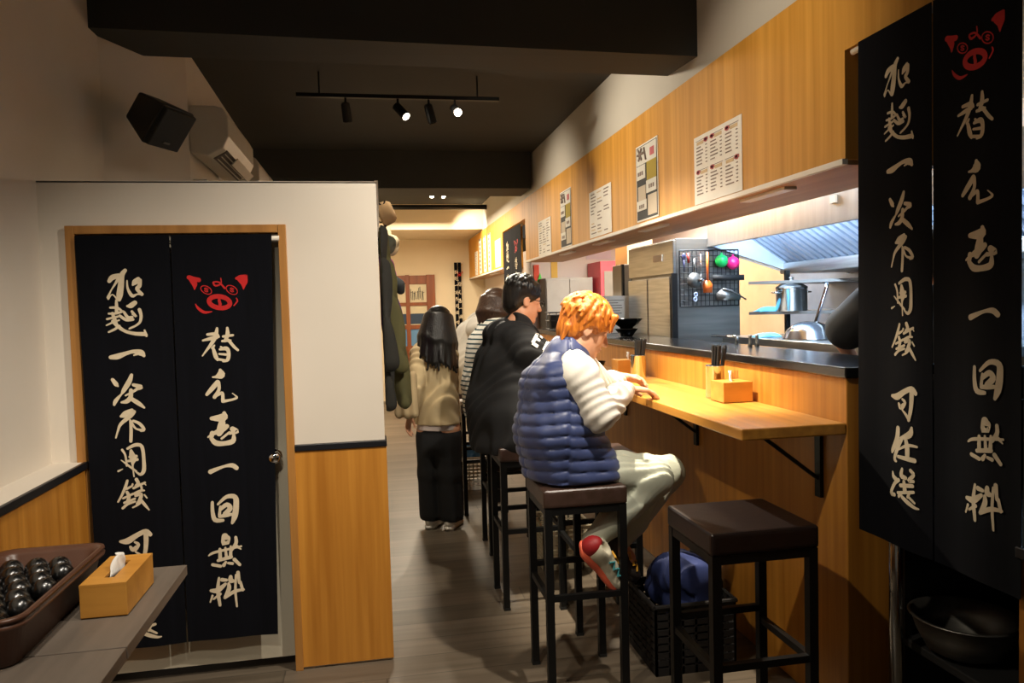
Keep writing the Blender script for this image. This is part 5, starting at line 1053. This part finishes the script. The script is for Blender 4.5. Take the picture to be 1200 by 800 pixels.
seated('person with brown bobbed hair in a white and dark striped top behind the hoodie man',
  dict(pel=V3(0.744, 4.860, 0.954), bel=V3(0.748, 4.860, 1.090), che=V3(0.775, 4.880, 1.335), nek=V3(0.797, 4.920, 1.457), hc=V3(0.816, 4.980, 1.581), shR=V3(0.798, 4.740, 1.385), elR=V3(0.835, 4.720, 1.236), wrR=V3(0.981, 5.000, 1.298), shL=V3(0.765, 5.100, 1.418), elL=V3(0.907, 5.250, 1.288), wrL=V3(1.014, 5.350, 1.340),
  knR=V3(0.977, 4.860, 0.880), anR=V3(0.866, 4.860, 0.601), knL=V3(1.028, 5.050, 0.881), anL=V3(0.924, 5.050, 0.590)), stripes(), mat('brown_hair', '4a3427', .35, scale=(160, 160, 6), col2='35241a', bump=.3), BLACKP, 40, bob_hair(.10, 6), vox=.010, bulk=1.0, short=True)
seated('person in a thick white top and mustard trousers, farthest at the counter',
  dict(pel=V3(0.757, 5.840, 1.020), bel=V3(0.754, 5.840, 1.155), che=V3(0.813, 5.880, 1.352), nek=V3(0.910, 5.950, 1.483), hc=V3(0.991, 6.050, 1.591), shR=V3(0.790, 5.700, 1.425), elR=V3(0.905, 5.700, 1.277), wrR=V3(1.039, 6.000, 1.340), shL=V3(0.833, 6.100, 1.455), elL=V3(0.950, 6.200, 1.307), wrL=V3(1.063, 6.300, 1.372),
  knR=V3(1.001, 5.840, 0.968), anR=V3(0.882, 5.840, 0.648), knL=V3(1.043, 6.000, 0.978), anL=V3(0.935, 6.000, 0.649)), mat('thick_white_knit', 'e6e0d4', .9), DARKHAIR, mat('mustard_trousers', 'b8862a', .85), 40, short_hair(9), vox=.010, bulk=1.12, lean=.1, short=True)

# ---- standing woman in the beige jacket
PW = thing('person', 'woman with long black hair, beige jacket and wide black trousers standing in the aisle', 'person', (.40, 5.42, 0))
a = math.radians(62); f = V3(math.cos(a), math.sin(a), 0); l = V3(-f[1], f[0], 0)
hc = V3(0.463, 5.440, 1.480); nek = V3(0.425, 5.420, 1.321); che = V3(0.408, 5.420, 1.174); wai = V3(0.412, 5.420, 0.926); pel = V3(0.431, 5.420, 0.720)
# her left side faces the aisle (left in view), her right the stools
shL = V3(0.312, 5.400, 1.284); elL = V3(0.269, 5.300, 1.056); wrL = V3(0.219, 5.280, 0.844); shR = V3(0.520, 5.400, 1.270); elR = V3(0.534, 5.500, 1.005); wrR = V3(0.533, 5.560, 0.762)
fl = Field((.05, 5.05, 0), (.8, 5.85, 1.75), .007)
wide(fl, che, .085, wai, .08, l, .06, .05); wide(fl, wai, .08, pel, .1, l, .05, .06); fl.cone(che, .08, nek, .06, .05); fl.cone(nek, .048, hc-up*.05-f*.02, .046, .03)
for s_, e_, w_, sg in ((shL, elL, wrL, 1), (shR, elR, wrR, -1)):
    fl.cone(nek, .05, s_, .042, .04); fl.cone(s_, .042, e_, .034, .02); fl.cone(e_, .033, w_, .023, .02); hand(fl, w_, (-.15 if sg > 0 else .1, .1, -.9), -l*sg, f, .4, .92)
for sg in (-1, 1):
    h_ = pel+l*.07*sg; fl.cone(h_, .085, h_-up*.38, .055, .03); fl.cone(h_-up*.38, .052, V3(h_[0], h_[1], .09), .035, .03); fl.cone(V3(h_[0], h_[1], .07), .035, V3(h_[0], h_[1], .05)+f*.13, .03, .02)
HP, HR = head(fl, hc, f+V3(.25, 0, -.28), up+f*.25, s=.96); field_obj('body', fl, SKIN, PW)
fl = Field(hc-V3(.2, .2, .52), hc+.18, .0055)
rnd = random.Random(2); fl.ell(HP(-.015, 0, .042), V3(.106, .09, .095), HR, .01)
for i in range(54):
    az = PI*.3+(2*PI-PI*.6)*i/53; x, y = .1*math.cos(az)-.02, .09*math.sin(az); p0 = HP(x*.9, y*.95, .05); dn = -up*(.27+.07*(y < 0)+rnd.uniform(-.03, .04))+f*(-.05)+unit(p0-hc)*.012
    rd = unit(V3(*(p0-hc)[:2], 0)); m_ = p0+dn*.55+rd*(.02+.012*rnd.random()); fl.cone(p0-rd*.004, .019, m_, .024, .02); fl.cone(m_, .022, p0+dn*1.05+rd*(.035+.02*rnd.random()), .007, .012)
fl.ell(HP(.1, 0, -.03), V3(.065, .06, .085), HR, .012, True)
field_obj('long_hair', fl, DARKHAIR, PW)
JK = mat('beige_cotton_jacket', 'c9b48c', .85, col2='bda77e', scale=(9, 9, 9))
fl = Field((.0, 5.0, .7), (.8, 5.85, 1.45), .007)
wide(fl, che, .105, wai, .108, l, .06, .055, .05); wide(fl, wai, .108, pel+up*.005, .112, l, .055, .06, .05); fl.cone(che, .10, nek, .07, .06)
for s_, e_, w_ in ((shL, elL, wrL), (shR, elR, wrR)):
    s_ = np.array(s_); e_ = np.array(e_); w_ = np.array(w_); fl.cone(nek, .07, s_, .068, .05); fl.cone(s_, .066, e_, .058, .012); fl.cone(e_, .058, w_+(e_-w_)*.12, .046, .012)
fl.cone(nek-up*.005, .07, nek+up*.03, .066, .02); fl.cone(nek+up*.02+f*.02, .05, nek+up*.2+f*.02, .07, .01, True)
fl.warp(lambda X, Y, Z: .006*np.sin(26*Z+30*X+10*np.sin(12*Y+9*Z)))
r = fl.block((-9, -9, 0), (9, 99, .80)); fl.f[r[0]] = np.maximum(fl.f[r[0]], (.765-r[1][2]).astype(np.float32))
field_obj('jacket', fl, JK, PW)
fl = Field((.1, 5.1, .65), (.75, 5.75, .9), .007); wide(fl, pel+up*.03, .102, pel-up*.02, .106, l, .055, .06, .05)
r = fl.block((-9, -9, 0), (9, 99, .80)); fl.f[r[0]] = np.maximum(fl.f[r[0]], (.725-r[1][2]).astype(np.float32)); field_obj('shirt_hem', fl, mat('pale_mauve_shirt', 'cbbdb6', .85), PW)
fl = Field((.1, 5.1, .0), (.75, 5.8, .85), .007); wide(fl, pel, .098, pel-up*.1, .10, l, .05, .055, .04)
for sg in (-1, 1):
    h_ = pel+l*.075*sg; fl.cone(h_-up*.05, .098, V3(h_[0], h_[1], .4), .088, .03); fl.cone(V3(h_[0], h_[1], .4), .088, V3(h_[0], h_[1], .1), .09, .03)
fl.warp(lambda X, Y, Z: .006*np.sin(60*X+40*Y+4*Z)*np.clip((.7-Z)*3, 0, 1))
r = fl.block((-9, -9, -1), (9, 99, .12)); fl.f[r[0]] = np.maximum(fl.f[r[0]], (.062-r[1][2]).astype(np.float32)); field_obj('wide_trousers', fl, BLACKP, PW)
for sg in (-1, 1):
    h_ = pel+l*.075*sg; shoe(PW, None, V3(h_[0], h_[1], 0)-f*.07, f, up, mat('white_sneaker', 'd8d2c6', .6), mat('white_sneaker_sole', 'e4dfd4', .6), None, None, .93)
fl = Field((-.02, 4.9, .7), (.5, 5.6, 1.25), .007)
c0 = V3(0.226, 5.200, 1.139); c1 = V3(0.193, 5.180, 0.883); wide(fl, c0, .028, c1, .035, V3(.6, -.5, 0), .025, .075, .02); fl.warp(lambda X, Y, Z: .006*np.sin(70*X-40*Y+10*Z))
bag = field_obj('cloth_bag', fl, mat('beige_canvas', 'b9a37d', .9), None); tag(bag, 'limp beige cloth bag hanging at the woman\'s left arm', 'bag')

# ---- cook behind the right noren
PC = thing('person', 'cook in a black t-shirt, mostly hidden behind the large right noren', 'person', (2.32, 2.72, 0))
a = math.radians(60); f = V3(math.cos(a), math.sin(a), 0); l = V3(-f[1], f[0], 0)
pel = V3(2.31, 2.72, .98); che = V3(2.31, 2.76, 1.40); nek = V3(2.32, 2.77, 1.57); hc = V3(2.35, 2.80, 1.74)
shL = V3(2.216, 3.050, 1.564); elL = V3(2.167, 3.220, 1.413); wrL = elL+V3(.16, .12, -.14); shR = V3(2.45, 2.66, 1.46); elR = V3(2.5, 2.72, 1.22); wrR = V3(2.48, 2.92, 1.18)
fl = Field((1.9, 2.3, 0), (2.8, 3.6, 1.95), .008)
wide(fl, che, .1, pel, .1, l, .08, .07); fl.cone(che, .09, nek, .07, .05); fl.cone(nek-up*.02, .058, hc-up*.05, .054, .03)
for s_, e_, w_ in ((shL, elL, wrL), (shR, elR, wrR)): fl.cone(nek, .06, s_, .055, .04); fl.cone(s_, .052, e_, .042, .02); fl.cone(e_, .04, w_, .028, .02); hand(fl, w_, f-up*.3, -up, -l, .5)
for sg in (-1, 1):
    h_ = pel+l*.08*sg; fl.cone(h_, .09, h_-up*.45, .06, .03); fl.cone(h_-up*.45, .056, V3(h_[0], h_[1], .09), .04, .03); fl.cone(V3(h_[0], h_[1], .06), .04, V3(h_[0], h_[1], .045)+f*.14, .035, .02)
HP, HR = head(fl, hc, f+V3(0, 0, -.2), up+f*.2); field_obj('body', fl, SKIN, PC)
fl = Field(hc-.2, hc+.2, .007); short_hair(5)(fl, HP, HR); field_obj('hair', fl, DARKHAIR, PC)
fl = Field((1.9, 2.3, .7), (2.8, 3.6, 1.80), .008); wide(fl, che, .125, pel, .13, l, .085, .08, .05); fl.cone(che, .12, nek, .08, .05)
for s_, e_ in ((shL, elL), (shR, elR)): fl.cone(nek, .075, s_, .075, .05); fl.cone(s_, .095, s_+(e_-s_)*.74, .10, .03)
fl.cone(nek+up*.04, .05, nek+up*.2, .08, .01, True); field_obj('t_shirt', fl, BLACKJ, PC)
fl = Field((1.9, 2.3, 0), (2.8, 3.2, 1.1), .009)
for sg in (-1, 1):
    h_ = pel+l*.08*sg; fl.cone(h_-up*.03, .11, h_-up*.45, .08, .03); fl.cone(h_-up*.45, .08, V3(h_[0], h_[1], .1), .065, .03)
field_obj('trousers', fl, BLACKP, PC)

# ------------------------------------------------------------------ coats and hats on the partition's side wall
rl = thing('coat_rack', 'pale board with black hooks on the side of the partition', 'coat rack', (.04, 4.7, 2.1))
mesh_obj('board', BX(.029, .05, 4.6, 5.8, 1.95, 2.37), M['white'], rl)
for y in (4.7, 4.9, 5.1, 5.3, 5.6):
    for z in (2.25, 2.1, 2.0): mesh_obj('hook', tube(bmesh.new(), [(.05, y, z), (.075, y, z-.02), (.09, y, z+.015)], .006, 8), M['blackmetal'], rl)
def hung_coat(label, y, z0, z1, w0, w1, thick, m, seed, lean=0):
    fl = Field((.02, y-.45, z0-.1), (.6, y+.45, z1+.12), .009); A = V3(.03+thick*.5, y, z1); B = V3(.04+thick+lean, y, z0+.06)
    C_ = A*.72+B*.28; wide(fl, A, .022, C_, thick*.6, V3(0, 1, 0), w0*.3, w0, .03); wide(fl, C_, thick*.6, B, thick, V3(0, 1, 0), w0, w1, .03)
    for s in (-1, 1): fl.cone(A*.8+B*.2+V3(.0, w0*s, 0), .035, V3(.05+thick+lean*.6, y+(w1+.04)*s, z0+.28), .042, .02)
    fl.warp(lambda X, Y, Z: .014*np.sin(52*Y+6*Z+seed)+.006*np.sin(23*Y-9*Z)*np.clip((z1-Z)*3, 0, 1))
    r = fl.block((-9, -99, 0), (.05, 99, 9)); fl.f[r[0]] = np.maximum(fl.f[r[0]], (.045-r[1][0]).astype(np.float32))
    o = field_obj('hanging_coat', fl, m, None); return tag(o, label, 'coat')
hung_coat('long olive coat nearest on the partition\'s hooks', 4.55, 1.0, 2.04, .10, .19, .048, mat('olive_coat', '5a5630', .85, col2='4a4728', scale=(10, 10, 2)), 1, .07)
hung_coat('dark brown coat behind the olive one on the hooks', 4.05, 1.05, 2.0, .08, .12, .022, mat('dark_brown_coat', '1c1b15', .85), 2)
hung_coat('purple coat peeking out past the olive coat', 5.1, 1.25, 2.0, .1, .14, .06, mat('purple_coat', '5c2a6a', .8), 3, .03)
fl = Field((.05, 4.6, 1.7), (.5, 5.2, 2.1), .007); fl.ell((.115, 5.0, 1.86), (.03, .05, .05), None, .02); fl.ell((.125, 5.0, 1.815), (.03, .05, .04), None, .02); fl.ell((.10, 5.0, 1.90), (.03, .04, .04), None, .03)
tag(field_obj('scarf', fl, mat('magenta_scarf', 'c02ab0', .8), None), 'bright magenta scarf over the purple coat', 'scarf')
fl = Field((.05, 4.5, 1.5), (.6, 5.2, 2.0), .007); fl.cone((.12, 4.95, 1.79), .04, (.165, 4.95, 1.755), .035); fl.cone((.165, 4.95, 1.755), .035, (.175, 4.95, 1.72), .028)
tag(field_obj('dark_sleeve', fl, mat('charcoal_sleeve', '2b2f30', .85), None), 'dark sleeve end sticking out under the magenta scarf', 'sleeve')
def hat(label, c, r, h, brim, m, d):
    b = lathe(bmesh.new(), [(brim, -.004), (r*1.02, 0), (r, h*.3), (r*.93, h*.75), (r*.7, h*.97), (.001, h), (.001, h-.01), (r*.66, h*.93), (r*.89, h*.7), (r*.96, .006), (brim, .004)], seg=28)
    o = mesh_obj('hat', b, m, smooth=True); o.location = c; o.rotation_euler = Vector(d).to_track_quat('Z', 'Y').to_euler(); return tag(o, label, 'hat')
hat('tan bucket hat, topmost on the hooks', (.06, 4.75, 2.18), .075, .09, .085, mat('tan_felt', 'a88a62', .9), (.9, -.1, .35))
hat('cream hat with a brim under the tan one', (.09, 4.95, 2.02), .07, .08, .11, mat('cream_canvas', 'd8c9a4', .9), (.8, -.2, -.2))
hat('grey-green cap under the cream hat', (.06, 4.62, 2.0), .06, .08, .07, mat('grey_green_cap', '54584a', .9), (.8, -.3, -.3))

# ------------------------------------------------------------------ baskets and bags on the floor
def basket(label, x0, x1, y0, y1, h, m, name='basket'):
    o = thing(name, label, 'basket', ((x0+x1)/2, (y0+y1)/2, 0)); b = bmesh.new(); t = .008
    n = 9
    for i in range(n):
        z = .01+h*i/n; rr = .5
        for (a0, a1, c0, c1) in ((x0, x1, y0, y0+t), (x0, x1, y1-t, y1), (x0, x0+t, y0, y1), (x1-t, x1, y0, y1)): box(b, a0, a1, c0, c1, z, z+h/n*.72)
    box(b, x0, x1, y0, y1, 0, .01)
    for x in np.linspace(x0, x1-.01, 7):
        box(b, x, x+.01, y0, y0+t, 0, h); box(b, x, x+.01, y1-t, y1, 0, h)
    for y in np.linspace(y0, y1-.01, 7): box(b, x0, x0+t, y, y+.01, 0, h); box(b, x1-t, x1, y, y+.01, 0, h)
    mesh_obj('woven_body', b, m, o)
    b = bmesh.new(); tube(b, [(x0, y0, h), (x1, y0, h), (x1, y1, h), (x0, y1, h), (x0, y0, h)], .01, 8); mesh_obj('rim', b, m, o); return o
basket('dark woven basket holding the navy bag under the ledge', 1.13, 1.50, 2.98, 3.32, .30, mat('dark_wicker', '15100d', .8))
def bag_lump(label, c, r, m, seed):
    rnd = random.Random(seed); c = np.array(c, float); fl = Field(c-.32, c+.32, .009)
    for i in range(9): fl.ell(c+V3(rnd.uniform(-1, 1)*r[0]*.5, rnd.uniform(-1, 1)*r[1]*.5, rnd.uniform(-.5, .6)*r[2]), V3(*r)*rnd.uniform(.45, .7), None, .03)
    fl.warp(lambda X, Y, Z: .009*np.sin(40*X+30*Z+8*np.sin(20*Y)))
    return tag(field_obj('backpack', fl, m, None), label, 'bag')
bag_lump('navy bag stuffed in the dark basket under the ledge', (1.31, 3.15, .33), (.17, .15, .13), mat('navy_bag_cloth', '1b2a5c', .8), 3)
tag(centred('shadow_form', lathe(bmesh.new(), [(.09, 0), (.12, .05), (.125, .2), (.09, .3), (.03, .36)], (1.545, 3.48, 0), 16), M['matte'], smooth=True), 'black form in place of a shadow on the counter panel beyond the dark basket', 'bag')  # black form standing in for a rounded shadow on the counter panel
basket('white plastic basket under the counter beyond the woman\'s feet', .69, .92, 6.47, 6.76, .28, M['plastic'])
bag_lump('blue plastic bag in the white basket', (.805, 6.61, .3), (.11, .12, .09), mat('blue_plastic_bag', '3f7fc0', .4), 8)
basket('beige plastic basket between the stools past the hoodie man', .95, 1.25, 4.35, 4.7, .26, mat('beige_plastic', 'c9bd9f', .5))
